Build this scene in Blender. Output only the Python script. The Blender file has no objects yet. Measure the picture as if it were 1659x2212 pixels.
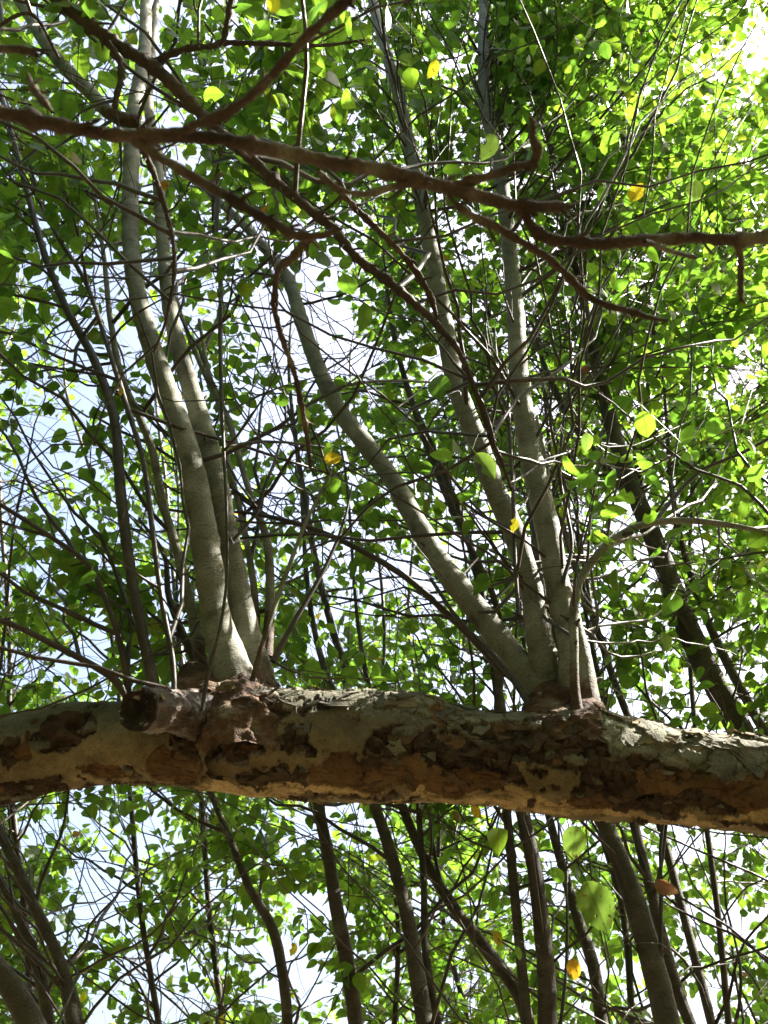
import bpy, math, random
import numpy as np
from mathutils import Matrix, Vector

rng = np.random.default_rng(11)
random.seed(11)
R = math.radians
scene = bpy.context.scene
COL = scene.collection

# ------------------------------------------------------------------ camera
EYE = np.array([0.0, 0.0, 1.5])
PITCH = R(42)
VFOV = R(60)
IW, IH = 1659.0, 2212.0                     # the tracing grid over the photograph
FPX = IH / 2 / math.tan(VFOV / 2)
FWD = np.array([0, math.cos(PITCH), math.sin(PITCH)])
UPV = np.array([0, -math.sin(PITCH), math.cos(PITCH)])
RGT = np.array([1.0, 0, 0])
cd = bpy.data.cameras.new('camera')
cam = bpy.data.objects.new('camera', cd)
COL.objects.link(cam)
cam.location = EYE
cam.rotation_euler = (math.pi / 2 + PITCH, 0, 0)
cd.sensor_fit = 'VERTICAL'
cd.sensor_height = 24
cd.lens = 12 / math.tan(VFOV / 2)
cd.clip_start = 0.05
cd.clip_end = 3000
cd.dof.use_dof = True
cd.dof.focus_distance = 2.3
cd.dof.aperture_fstop = cd.lens / 4.6
scene.camera = cam

# ------------------------------------------------------------------ sky, sun, exposure
SUN = np.array([0.68, 0.09, 0.72]); SUN /= np.linalg.norm(SUN)
w = bpy.data.worlds.new('World')
scene.world = w
w.use_nodes = True
nt = w.node_tree
sky = nt.nodes.new('ShaderNodeTexSky')
sky.sky_type = 'NISHITA'
sky.sun_disc = False
sky.sun_elevation = math.asin(SUN[2])
sky.sun_rotation = math.atan2(SUN[0], SUN[1])
sky.air_density = 1.0
sky.dust_density = 9.0
bg = nt.nodes['Background']
bg.inputs['Strength'].default_value = 0.10
nt.links.new(sky.outputs[0], bg.inputs[0])
sl = bpy.data.lights.new('sun', 'SUN')
sl.energy = 5.0
sl.angle = R(0.53)
sl.color = (1.0, 0.95, 0.86)
so = bpy.data.objects.new('sun', sl)
COL.objects.link(so)
so.rotation_euler = Vector((-SUN).tolist()).to_track_quat('-Z', 'Y').to_euler()
so.location = (6, 4, 12)
scene.view_settings.view_transform = 'Standard'
scene.view_settings.look = 'None'
scene.view_settings.gamma = 1
scene.view_settings.use_curve_mapping = False
scene.view_settings.exposure = 2.65
scene.render.engine = 'CYCLES'
scene.cycles.use_denoising = True
scene.cycles.max_bounces = 10
scene.cycles.transmission_bounces = 8
scene.cycles.diffuse_bounces = 6
scene.cycles.sample_clamp_indirect = 6

# ------------------------------------------------------------------ helpers
def norm(v):
    v = np.asarray(v, float)
    return v / (np.linalg.norm(v, axis=-1, keepdims=True) + 1e-12)

def ray(x, y):
    return FWD + RGT * ((x - IW / 2) / FPX) + UPV * ((IH / 2 - y) / FPX)

def at(x, y, Y):
    """the point seen at (x, y) of the tracing grid that stands Y metres in front of the camera over the ground"""
    r = ray(x, y)
    return EYE + r * (Y / r[1])

def at_depth(x, y, d):
    return EYE + ray(x, y) * d

def project(P):
    q = np.asarray(P, float) - EYE
    d = q @ FWD
    dd = np.where(np.abs(d) < 1e-3, 1e-3, d)
    return IW / 2 + FPX * (q @ RGT) / dd, IH / 2 - FPX * (q @ UPV) / dd, d

def hash3(ix, iy, iz, seed):
    h = (ix.astype(np.int64) * 374761393 + iy.astype(np.int64) * 668265263 + iz.astype(np.int64) * 2147483647 + seed * 974634777)
    h = (h ^ (h >> 13)) * 1274126177
    h = h & 0x7fffffff
    h = (h ^ (h >> 16)) * 1103515245 & 0x7fffffff
    return ((h >> 3) & 0xfffff) / float(0xfffff)

def vnoise(p, seed=0):
    p = np.asarray(p, float)
    i = np.floor(p).astype(np.int64)
    f = p - i
    f = f * f * (3 - 2 * f)
    out = 0
    for dx in (0, 1):
        for dy in (0, 1):
            for dz in (0, 1):
                wgt = (f[..., 0] if dx else 1 - f[..., 0]) * (f[..., 1] if dy else 1 - f[..., 1]) * (f[..., 2] if dz else 1 - f[..., 2])
                out = out + wgt * hash3(i[..., 0] + dx, i[..., 1] + dy, i[..., 2] + dz, seed)
    return out

def fbm(p, seed=0, oct=4):
    a, s, t = 0.5, 0, 0
    p = np.asarray(p, float)
    for k in range(oct):
        s = s + a * vnoise(p, seed + k * 17)
        t += a
        p = p * 2.03
        a *= 0.5
    return s / t

def cells(u, v, seed):
    """2-D cellular noise: (id of the nearest cell, distance to it, distance to its edge)"""
    iu, iv = np.floor(u).astype(np.int64), np.floor(v).astype(np.int64)
    b1 = np.full(u.shape, 9.0); b2 = np.full(u.shape, 9.0); bid = np.zeros(u.shape)
    z = np.zeros_like(iu)
    for a in (-1, 0, 1):
        for b in (-1, 0, 1):
            cu, cv = iu + a, iv + b
            pu = cu + 0.1 + 0.8 * hash3(cu, cv, z, seed)
            pv = cv + 0.1 + 0.8 * hash3(cu, cv, z + 1, seed)
            d = np.hypot(u - pu, v - pv)
            cid = hash3(cu, cv, z + 2, seed)
            near = d < b1
            b2 = np.where(near, b1, np.minimum(b2, d))
            bid = np.where(near, cid, bid)
            b1 = np.where(near, d, b1)
    return bid, b1, b2 - b1

def smooth(a, b, x):
    t = np.clip((x - a) / (b - a), 0, 1)
    return t * t * (3 - 2 * t)

def spline(P, n):
    """resample control rows (k, m) into n rows, Catmull-Rom over chord length of the first three columns"""
    P = np.asarray(P, float)
    if len(P) == 2:
        return P[0] + (P[1] - P[0]) * np.linspace(0, 1, n)[:, None]
    L = np.r_[0, np.cumsum(np.linalg.norm(np.diff(P[:, :3], axis=0), axis=1) + 1e-9)]
    m = np.gradient(P, L, axis=0)
    t = np.linspace(0, L[-1], n)
    k = np.clip(np.searchsorted(L, t, side='right') - 1, 0, len(P) - 2)
    h = (L[k + 1] - L[k])
    s = ((t - L[k]) / h)[:, None]
    h = h[:, None]
    return ((2 * s**3 - 3 * s**2 + 1) * P[k] + (s**3 - 2 * s**2 + s) * h * m[k] + (-2 * s**3 + 3 * s**2) * P[k + 1] + (s**3 - s**2) * h * m[k + 1])

def frames(P):
    T = norm(np.gradient(P, axis=0))
    n0 = np.cross(T[0], [0.31, 0.87, 0.21])
    N = np.zeros_like(P)
    N[0] = norm(n0)
    for i in range(1, len(P)):
        v = N[i - 1] - T[i] * (N[i - 1] @ T[i])
        N[i] = v / (np.linalg.norm(v) + 1e-12)
    return T, N, np.cross(T, N)

class Geo:
    """collects quads and triangles and links them as ONE mesh object"""
    def __init__(self):
        self.V, self.Q, self.T, self.UV, self.n = [], [], [], [], 0
    def add(self, V, Q=None, T=None, UV=None):
        V = np.asarray(V, float)
        self.V.append(V)
        self.UV.append(np.zeros((len(V), 2)) if UV is None else UV)
        if Q is not None and len(Q): self.Q.append(np.asarray(Q, np.int64) + self.n)
        if T is not None and len(T): self.T.append(np.asarray(T, np.int64) + self.n)
        self.n += len(V)
    def mesh(self, name, mat, smooth_shade=True, color=None):
        V = np.concatenate(self.V); UV = np.concatenate(self.UV)
        Q = np.concatenate(self.Q) if self.Q else np.zeros((0, 4), np.int64)
        T = np.concatenate(self.T) if self.T else np.zeros((0, 3), np.int64)
        me = bpy.data.meshes.new(name)
        me.vertices.add(len(V)); me.vertices.foreach_set('co', V.astype(np.float32).ravel())
        loops = np.concatenate([Q.ravel(), T.ravel()]).astype(np.int32)
        me.loops.add(len(loops)); me.loops.foreach_set('vertex_index', loops)
        start = np.concatenate([np.arange(len(Q)) * 4, len(Q) * 4 + np.arange(len(T)) * 3]).astype(np.int32)
        me.polygons.add(len(Q) + len(T))
        me.polygons.foreach_set('loop_start', start)
        me.polygons.foreach_set('use_smooth', np.full(len(Q) + len(T), smooth_shade))
        uvl = me.uv_layers.new(name='UVMap')
        uvl.data.foreach_set('uv', UV[loops].astype(np.float32).ravel())
        if color is not None:
            ca = me.color_attributes.new('bark', 'FLOAT_COLOR', 'POINT')
            ca.data.foreach_set('color', np.c_[color, np.ones(len(color))].astype(np.float32).ravel())
        me.materials.append(mat)
        me.update(calc_edges=True)
        return me

def link(name, me, parent=None, label=None, kind=None, world=None):
    o = bpy.data.objects.new(name, me)
    COL.objects.link(o)
    if parent is not None:
        o.parent = parent
        o.matrix_parent_inverse = BASE_INV[parent.name] if parent.name in BASE_INV else Matrix.Identity(4)
    if world is not None: o.matrix_basis = world
    if label: o['label'] = label
    if kind: o['kind'] = kind
    return o

BASE_INV = {}
def thing(name, label, cat, base, group=None):
    o = bpy.data.objects.new(name, None)
    COL.objects.link(o)
    o.empty_display_size = 0.1
    o.location = base
    o['label'] = label; o['category'] = cat
    if group: o['group'] = group
    BASE_INV[o.name] = Matrix.Translation(-Vector(list(base)))
    return o

def tube(P, rad, sides=8, bump=0.0, bseed=0, cap=False):
    """swept tube through P (n,3), radii (n,); uv in metres (round, along)"""
    P = np.asarray(P, float); n = len(P)
    T, N, B = frames(P)
    a = np.linspace(0, 2 * math.pi, sides + 1)
    L = np.r_[0, np.cumsum(np.linalg.norm(np.diff(P, axis=0), axis=1))]
    dirs = N[:, None, :] * np.cos(a)[None, :, None] + B[:, None, :] * np.sin(a)[None, :, None]
    r = np.broadcast_to(np.asarray(rad, float)[:, None], (n, sides + 1)).copy()
    if bump > 0:
        pp = P[:, None, :] + dirs * r[:, :, None]
        k = 1.0 / max(np.mean(rad), 0.004)
        f = fbm(pp * k * 0.55, bseed, 3) - 0.5
        g = fbm(pp * k * 1.9, bseed + 5, 2) - 0.5
        r = r * (1 + bump * (f * 1.6 + g * 0.7))
        r[:, -1] = r[:, 0]
    V = P[:, None, :] + dirs * r[:, :, None]
    uv = np.stack(np.broadcast_arrays(a[None, :] / (2 * math.pi) * (2 * math.pi * np.mean(rad)), L[:, None]), -1)
    i = np.arange(n - 1)[:, None] * (sides + 1); j = np.arange(sides)[None, :]
    Q = np.stack([i + j, i + j + 1, i + j + 1 + sides + 1, i + j + sides + 1], -1).reshape(-1, 4)
    V = V.reshape(-1, 3); uv = uv.reshape(-1, 2)
    Tt = []
    if cap:
        for ring, c in ((0, P[0]), (n - 1, P[-1])):
            V = np.r_[V, [c]]; uv = np.r_[uv, [[0, 0]]]
            b = ring * (sides + 1); k = len(V) - 1
            for q in range(sides):
                Tt.append((b + q, b + q + 1, k))
    return V, Q, (np.array(Tt) if Tt else None), uv

# ------------------------------------------------------------------ materials
def mat(name):
    m = bpy.data.materials.new(name)
    m.use_nodes = True
    n = m.node_tree
    n.nodes.clear()
    out = n.nodes.new('ShaderNodeOutputMaterial')
    return m, n, out

def N_(n, t, **kw):
    x = n.nodes.new(t)
    for k, v in kw.items(): setattr(x, k, v)
    return x

def ramp(n, fac, stops):
    r = n.nodes.new('ShaderNodeValToRGB')
    e = r.color_ramp.elements
    while len(e) < len(stops): e.new(0.5)
    for k, (p, c) in enumerate(stops):
        e[k].position = p; e[k].color = (*c, 1)
    n.links.new(fac, r.inputs[0])
    return r.outputs[0]

def noise(n, vec, scale, detail=4, rough=0.55):
    x = n.nodes.new('ShaderNodeTexNoise')
    x.inputs['Scale'].default_value = scale
    x.inputs['Detail'].default_value = detail
    x.inputs['Roughness'].default_value = rough
    if vec is not None: n.links.new(vec, x.inputs['Vector'])
    return x.outputs['Fac']

def mapping(n, vec, scale):
    m = n.nodes.new('ShaderNodeMapping')
    m.inputs['Scale'].default_value = scale
    n.links.new(vec, m.inputs['Vector'])
    return m.outputs[0]

def mixc(n, a, b, fac, mode='MIX'):
    m = n.nodes.new('ShaderNodeMix')
    m.data_type = 'RGBA'; m.blend_type = mode
    for s, v in (('A', a), ('B', b)):
        sock = [i for i in m.inputs if i.name == s and i.type == 'RGBA'][0]
        if isinstance(v, tuple): sock.default_value = (*v, 1)
        else: n.links.new(v, sock)
    f = [i for i in m.inputs if i.name == 'Factor' and i.type == 'VALUE'][0]
    if isinstance(fac, (int, float)): f.default_value = fac
    else: n.links.new(fac, f)
    return [o for o in m.outputs if o.type == 'RGBA'][0]

def bark(name, stops, ring=True, rough=0.75, bump=0.004, moss=0.0, spec=0.3, foot=False, nscale=14):
    m, n, out = mat(name)
    uv = N_(n, 'ShaderNodeUVMap').outputs[0]
    geo = N_(n, 'ShaderNodeNewGeometry').outputs['Position']
    big = noise(n, geo, nscale, 5)
    base = ramp(n, big, stops)
    rings = noise(n, mapping(n, uv, (26, 105, 1)), 1.0, 5, 0.7)
    dark = ramp(n, rings, [(0.30, (0.42, 0.42, 0.42)), (0.47, (1, 1, 1)), (0.62, (1, 1, 1)), (0.75, (1.3, 1.3, 1.25))])
    c = mixc(n, base, dark, 0.85 if ring else 0.45, 'MULTIPLY')
    fine = noise(n, geo, 230, 3)
    c = mixc(n, c, ramp(n, fine, [(0.25, (0.6, 0.58, 0.55)), (0.6, (1.15, 1.15, 1.15))]), 0.8, 'MULTIPLY')
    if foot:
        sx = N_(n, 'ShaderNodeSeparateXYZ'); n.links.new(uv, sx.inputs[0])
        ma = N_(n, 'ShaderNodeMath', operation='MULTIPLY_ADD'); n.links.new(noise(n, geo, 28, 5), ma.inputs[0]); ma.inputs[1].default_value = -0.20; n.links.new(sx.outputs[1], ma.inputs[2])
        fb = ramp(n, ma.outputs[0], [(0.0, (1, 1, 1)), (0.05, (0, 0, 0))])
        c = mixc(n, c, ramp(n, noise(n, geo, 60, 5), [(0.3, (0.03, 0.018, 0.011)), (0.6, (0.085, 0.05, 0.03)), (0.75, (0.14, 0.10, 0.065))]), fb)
    if moss:
        mm = ramp(n, noise(n, geo, 9, 4), [(0.52, (0, 0, 0)), (0.66, (1, 1, 1))])
        c = mixc(n, c, (0.055, 0.085, 0.03), mixc(n, (0, 0, 0), mm, moss))
    b = N_(n, 'ShaderNodeBsdfPrincipled')
    n.links.new(c, b.inputs['Base Color'])
    b.inputs['Roughness'].default_value = rough
    b.inputs['Specular IOR Level'].default_value = spec
    bp = N_(n, 'ShaderNodeBump')
    bp.inputs['Strength'].default_value = 0.7
    bp.inputs['Distance'].default_value = bump
    h = N_(n, 'ShaderNodeMath', operation='ADD')
    n.links.new(rings, h.inputs[0]); n.links.new(fine, h.inputs[1])
    n.links.new(h.outputs[0], bp.inputs['Height'])
    n.links.new(bp.outputs[0], b.inputs['Normal'])
    n.links.new(b.outputs[0], out.inputs[0])
    return m

M = {}
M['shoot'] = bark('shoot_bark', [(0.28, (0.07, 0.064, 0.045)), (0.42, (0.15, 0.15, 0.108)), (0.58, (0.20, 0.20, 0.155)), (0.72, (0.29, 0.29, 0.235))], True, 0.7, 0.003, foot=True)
M['trunk'] = bark('trunk_bark', [(0.3, (0.045, 0.038, 0.03)), (0.55, (0.08, 0.07, 0.055)), (0.75, (0.13, 0.118, 0.095))], True, 0.75, 0.004)
M['twig'] = bark('twig_bark', [(0.3, (0.026, 0.018, 0.012)), (0.55, (0.048, 0.035, 0.025)), (0.75, (0.09, 0.072, 0.055))], False, 0.5, 0.001, 0, 0.45)
M['brown'] = bark('brown_bark', [(0.3, (0.024, 0.015, 0.010)), (0.45, (0.055, 0.034, 0.022)), (0.57, (0.09, 0.062, 0.040)), (0.66, (0.17, 0.15, 0.10))], False, 0.75, 0.004)
M['dark'] = bark('dark_bark', [(0.3, (0.035, 0.026, 0.02)), (0.55, (0.06, 0.045, 0.034)), (0.75, (0.10, 0.08, 0.06))], False, 0.75, 0.003)
M['stub'] = bark('stub_bark', [(0.3, (0.026, 0.014, 0.010)), (0.5, (0.055, 0.029, 0.019)), (0.60, (0.09, 0.055, 0.036)), (0.68, (0.17, 0.13, 0.09))], False, 0.36, 0.006, 0, 0.7, nscale=26)

def limb_bark():
    m, n, out = mat('peeling_limb_bark')
    ca = N_(n, 'ShaderNodeVertexColor', layer_name='bark').outputs[0]
    geo = N_(n, 'ShaderNodeNewGeometry').outputs['Position']
    f1 = noise(n, geo, 45, 6, 0.65)
    f2 = noise(n, geo, 260, 4, 0.6)
    c = mixc(n, ca, ramp(n, f1, [(0.25, (0.55, 0.50, 0.45)), (0.5, (1, 1, 1)), (0.75, (1.25, 1.25, 1.2))]), 0.85, 'MULTIPLY')
    c = mixc(n, c, ramp(n, f2, [(0.3, (0.62, 0.58, 0.54)), (0.6, (1.12, 1.12, 1.12))]), 0.7, 'MULTIPLY')
    sp = N_(n, 'ShaderNodeTexVoronoi')
    sp.inputs['Scale'].default_value = 90
    n.links.new(geo, sp.inputs['Vector'])
    c = mixc(n, c, ramp(n, sp.outputs['Distance'], [(0.06, (0.35, 0.25, 0.2)), (0.13, (1, 1, 1))]), 0.6, 'MULTIPLY')
    b = N_(n, 'ShaderNodeBsdfPrincipled')
    n.links.new(c, b.inputs['Base Color'])
    b.inputs['Roughness'].default_value = 0.8
    b.inputs['Specular IOR Level'].default_value = 0.25
    bp = N_(n, 'ShaderNodeBump')
    bp.inputs['Strength'].default_value = 0.8
    bp.inputs['Distance'].default_value = 0.004
    h = N_(n, 'ShaderNodeMath', operation='ADD')
    n.links.new(f1, h.inputs[0]); n.links.new(f2, h.inputs[1])
    n.links.new(h.outputs[0], bp.inputs['Height'])
    n.links.new(bp.outputs[0], b.inputs['Normal'])
    n.links.new(b.outputs[0], out.inputs[0])
    return m
M['limb'] = limb_bark()

def leaf_mat(name, island, stops, tstops, spots=0.0):
    m, n, out = mat(name)
    if island:
        rnd = N_(n, 'ShaderNodeNewGeometry').outputs['Random Per Island']
    else:
        rnd = N_(n, 'ShaderNodeObjectInfo').outputs['Random']
    uv = N_(n, 'ShaderNodeUVMap').outputs[0]
    geo = N_(n, 'ShaderNodeNewGeometry').outputs['Position']
    c = ramp(n, rnd, stops)
    t = ramp(n, rnd, tstops)
    blot = noise(n, geo, 60, 3)
    v = ramp(n, blot, [(0.3, (0.8, 0.8, 0.75)), (0.7, (1.2, 1.15, 1.1))])
    c = mixc(n, c, v, 0.7, 'MULTIPLY'); t = mixc(n, t, v, 0.7, 'MULTIPLY')
    # veins: pale midrib along the middle of the blade, thinner side veins
    sx = N_(n, 'ShaderNodeSeparateXYZ'); n.links.new(uv, sx.inputs[0])
    ab = N_(n, 'ShaderNodeMath', operation='SUBTRACT'); n.links.new(sx.outputs[0], ab.inputs[0]); ab.inputs[1].default_value = 0.5
    ab2 = N_(n, 'ShaderNodeMath', operation='ABSOLUTE'); n.links.new(ab.outputs[0], ab2.inputs[0])
    rib = ramp(n, ab2.outputs[0], [(0.012, (1, 1, 1)), (0.035, (0, 0, 0))])
    sv = N_(n, 'ShaderNodeMath', operation='MULTIPLY_ADD'); n.links.new(ab2.outputs[0], sv.inputs[0]); sv.inputs[1].default_value = -0.9; n.links.new(sx.outputs[1], sv.inputs[2])
    sv2 = N_(n, 'ShaderNodeMath', operation='MULTIPLY'); n.links.new(sv.outputs[0], sv2.inputs[0]); sv2.inputs[1].default_value = 44
    sv3 = N_(n, 'ShaderNodeMath', operation='SINE'); n.links.new(sv2.outputs[0], sv3.inputs[0])
    side = ramp(n, sv3.outputs[0], [(0.90, (0, 0, 0)), (0.99, (0.35, 0.35, 0.35))])
    vein = mixc(n, rib, side, 1.0, 'ADD')
    c = mixc(n, c, mixc(n, c, (1.7, 1.6, 1.8), 1.0, 'MULTIPLY'), vein)
    t = mixc(n, t, mixc(n, t, (0.6, 0.62, 0.7), 1.0, 'MULTIPLY'), vein)
    if spots:
        s = ramp(n, noise(n, geo, 75, 4), [(0.66 - 0.06 * spots, (0, 0, 0)), (0.72 - 0.05 * spots, (1, 1, 1))])
        c = mixc(n, c, (0.10, 0.045, 0.012), s); t = mixc(n, t, (0.10, 0.04, 0.008), s)
    b = N_(n, 'ShaderNodeBsdfPrincipled')
    n.links.new(c, b.inputs['Base Color'])
    b.inputs['Roughness'].default_value = 0.42
    b.inputs['Specular IOR Level'].default_value = 0.4
    tr = N_(n, 'ShaderNodeBsdfTranslucent')
    n.links.new(t, tr.inputs['Color'])
    mx = N_(n, 'ShaderNodeMixShader'); mx.inputs[0].default_value = 0.62
    n.links.new(b.outputs[0], mx.inputs[1]); n.links.new(tr.outputs[0], mx.inputs[2])
    n.links.new(mx.outputs[0], out.inputs[0])
    return m

GREEN = [(0.0, (0.035, 0.078, 0.016)), (0.4, (0.046, 0.094, 0.019)), (0.75, (0.058, 0.106, 0.021)), (0.95, (0.07, 0.112, 0.022)), (1.0, (0.09, 0.11, 0.02))]
GREENT = [(0.0, (0.11, 0.25, 0.022)), (0.4, (0.14, 0.29, 0.024)), (0.75, (0.17, 0.32, 0.025)), (0.95, (0.19, 0.33, 0.025)), (1.0, (0.24, 0.32, 0.022))]
M['leaf'] = leaf_mat('green_leaf', False, GREEN, GREENT)
M['foliage'] = leaf_mat('green_foliage', True, GREEN, GREENT)
YEL = [(0.0, (0.17, 0.17, 0.02)), (0.6, (0.22, 0.17, 0.02)), (1.0, (0.24, 0.11, 0.015))]
YELT = [(0.0, (0.42, 0.46, 0.02)), (0.6, (0.55, 0.42, 0.02)), (1.0, (0.5, 0.2, 0.015))]
M['yellow'] = leaf_mat('yellowed_leaf', False, YEL, YELT, 0.8)
M['lime'] = leaf_mat('lime_leaf', False, [(0, (0.085, 0.14, 0.02)), (1, (0.10, 0.15, 0.025))], [(0, (0.15, 0.34, 0.02)), (1, (0.20, 0.37, 0.025))], 0.25)  # brightness of sunlit leaves put into a lime colour
M['pale'] = leaf_mat('pale_leaf', False, [(0, (0.13, 0.19, 0.06)), (1, (0.14, 0.21, 0.07))], [(0, (0.2, 0.34, 0.05)), (1, (0.24, 0.38, 0.06))], 0.3)  # white sun gloss on leaves put into a paler colour
M['holed'] = leaf_mat('holed_green_leaf', False, [(0, (0.07, 0.11, 0.03)), (1, (0.07, 0.11, 0.03))], [(0, (0.11, 0.19, 0.025)), (1, (0.11, 0.19, 0.025))], 0.35)
M['dead'] = leaf_mat('dead_leaf', False, [(0, (0.16, 0.09, 0.05)), (1, (0.20, 0.12, 0.08))], [(0, (0.08, 0.04, 0.018)), (1, (0.10, 0.05, 0.02))], 0.5)

def ground_mat():
    m, n, out = mat('leaf_litter_ground')
    geo = N_(n, 'ShaderNodeNewGeometry').outputs['Position']
    c = ramp(n, noise(n, geo, 1.3, 8, 0.7), [(0.3, (0.10, 0.07, 0.032)), (0.5, (0.20, 0.142, 0.066)), (0.7, (0.11, 0.11, 0.042))])
    b = N_(n, 'ShaderNodeBsdfPrincipled')
    n.links.new(c, b.inputs['Base Color']); b.inputs['Roughness'].default_value = 0.95
    bp = N_(n, 'ShaderNodeBump'); bp.inputs['Distance'].default_value = 0.05
    n.links.new(noise(n, geo, 30, 5), bp.inputs['Height']); n.links.new(bp.outputs[0], b.inputs['Normal'])
    n.links.new(b.outputs[0], out.inputs[0])
    return m
M['ground'] = ground_mat()

# ------------------------------------------------------------------ ground
g = Geo()
k = 41
xs = np.sign(np.linspace(-1, 1, k)) * np.abs(np.linspace(-1, 1, k)) ** 3 * 900
gx, gy = np.meshgrid(xs, xs)
gz = (fbm(np.stack([gx * 0.4, gy * 0.4, gx * 0], -1), 3, 3) - 0.5) * 0.12
i = np.arange(k - 1)[:, None] * k; j = np.arange(k - 1)[None, :]
g.add(np.stack([gx, gy, gz], -1).reshape(-1, 3), np.stack([i + j, i + j + 1, i + j + 1 + k, i + j + k], -1).reshape(-1, 4))
link('ground', g.mesh('ground', M['ground']), kind='structure', label='brown leaf litter ground under the trees')['category'] = 'ground'

# unseen wood behind and beside the viewer, added to block sky light
g = Geo()
wr = np.random.default_rng(5)
nleaf = 55000
th_ = wr.uniform(-0.25 * math.pi, 1.25 * math.pi, nleaf) + math.pi
rr_ = wr.uniform(4.2, 8.5, nleaf)
zz_ = wr.uniform(0.1, 1, nleaf) ** 0.8 * 8.5
c_ = np.stack([rr_ * np.cos(th_), rr_ * np.sin(th_) - 0.5, zz_], -1)
c_ = c_[fbm(c_ * 0.9, 77, 3) > 0.40]
q_ = c_ - np.array([0.3, 1.8, 2.8]); s_ = q_ @ SUN
c_ = c_[(np.linalg.norm(q_ - s_[:, None] * SUN, axis=1) > 2.3) | (s_ < 0)]
nleaf = len(c_)
a_ = norm(wr.normal(size=(nleaf, 3))); b_ = norm(np.cross(a_, wr.normal(size=(nleaf, 3))))
sz = wr.uniform(0.11, 0.19, nleaf)[:, None]
V = np.stack([c_ - a_ * sz, c_ - b_ * sz * 0.6 + a_ * sz * 0.1, c_ + a_ * sz, c_ + b_ * sz * 0.6 + a_ * sz * 0.1], 1).reshape(-1, 3)
g.add(V, np.arange(nleaf * 4).reshape(-1, 4), None, np.tile([[.5, 0], [.1, .5], [.5, 1], [.9, .5]], (nleaf, 1)))
link('unseen_shading_wood', g.mesh('unseen_shading_wood', M['foliage'], False), kind='stuff', label='mass of green leaves of the wood around')['category'] = 'wood'
# ------------------------------------------------------------------ the trees' bookkeeping
STEMS = []          # (points (n,3), radii (n,), tree index): where branches may spring from
TREES = []          # dict per tree: root, twig Geo, leaf lists
def new_tree(name, label, cat, base, group=None, kind='trunk'):
    r = thing(name, label, cat, base, group)
    TREES.append(dict(root=r, tw=Geo(), leaves=[], kind=kind))
    return len(TREES) - 1

def trace(rows, Y0, Y1, wide=1.0):
    """rows of (x, y, width) on the tracing grid -> 3-D points with radii; Y0..Y1: distance over the ground from first to last row"""
    rows = np.asarray([r if len(r) == 3 else (*r, np.nan) for r in rows], float)
    wv = rows[:, 2]; ok = ~np.isnan(wv); idx = np.arange(len(rows))
    wv = np.interp(idx, idx[ok], wv[ok])
    L = np.r_[0, np.cumsum(np.hypot(*np.diff(rows[:, :2], axis=0).T))]
    t = L / L[-1]
    out = []
    for (x, y, _), ww, tt in zip(rows, wv, t):
        p = at(x, y, Y0 + (Y1 - Y0) * tt)
        d = (p - EYE) @ FWD
        out.append((*p, wide * ww / 2 * d / FPX))
    return np.array(out)

def stem_part(tree, name, ctl, material, sides=16, step=0.02, bump=0.12, parent=None, spring=True, label=None, cap=False, wob=0.0, knots=0):
    L = np.sum(np.linalg.norm(np.diff(ctl[:, :3], axis=0), axis=1))
    n = max(6, int(L / step))
    S = spline(ctl, n)
    S[:, 3] = np.maximum(S[:, 3], 0.0008)
    if knots:
        ll = np.r_[0, np.cumsum(np.linalg.norm(np.diff(S[:, :3], axis=0), axis=1))]
        for kx in np.arange(0.01, ll[-1], knots): S[:, 3] *= 1 + (rng.uniform(0.1, 0.42) if knots < 0.1 else rng.uniform(0.03, 0.12)) * np.exp(-((ll - kx - rng.normal(0, knots * 0.25)) / (0.006 if knots < 0.1 else 0.014)) ** 2)
    if wob:
        q = S[:, :3] * 6
        S[:, :3] += np.stack([fbm(q, 91, 2), fbm(q, 92, 2), fbm(q, 93, 2)], -1) * wob - wob / 2
    gg = Geo()
    gg.add(*tube(S[:, :3], S[:, 3], sides, bump, rng.integers(1000), cap))
    o = link(name, gg.mesh(name, material), parent or TREES[tree]['root'], label)
    if spring: STEMS.append((S[:, :3], S[:, 3], tree))
    return o, S

# ------------------------------------------------------------------ 1. the old tree: limb, trunk, shoots, stub
LIMB_Y = 1.93
old = new_tree('old_tree', 'old tree with a thick horizontal limb of peeling bark carrying tall grey shoots', 'tree', (1.9, 1.55, 0))
OLD = TREES[old]['root']
LIMB_ROWS = [(-900, 1560, 95), (-600, 1650, 140), (-250, 1670, 170), (0, 1642, 186), (80, 1626, 186), (150, 1614, 182), (300, 1606, 178), (450, 1606, 200), (560, 1606, 226), (680, 1610, 240), (800, 1611, 238), (900, 1617, 230),
             (1000, 1632, 214), (1120, 1645, 212), (1250, 1656, 220), (1400, 1669, 214), (1500, 1682, 206), (1659, 1698, 214), (1850, 1720, 235)]
lc = trace(LIMB_ROWS, 2.02, 1.78)
lc = np.r_[lc, [[1.45, 1.68, 1.95, 0.135], [1.75, 1.60, 1.35, 0.15], [1.88, 1.56, 0.7, 0.165], [1.92, 1.55, 0.2, 0.19], [1.92, 1.55, -0.1, 0.24]]]
NS, NA = 1350, 190
fine = spline(lc, 4000)
fx, fy, fd = project(fine[:, :3])
inn = (fx > -120) & (fx < 1780) & (fine[:, 2] > 1.9)
dens = np.where(inn, 1.0, 0.18)
cum = np.r_[0, np.cumsum((dens[1:] + dens[:-1]) / 2 * np.linalg.norm(np.diff(fine[:, :3], axis=0), axis=1))]
tt = np.interp(np.linspace(0, cum[-1], NS), cum, np.arange(4000))
LS = np.stack([np.interp(tt, np.arange(4000), fine[:, c]) for c in range(4)], -1)
LP, LR = LS[:, :3], LS[:, 3] * 0.93
T = norm(np.gradient(LP, axis=0))
toc = norm(EYE - LP)
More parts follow.
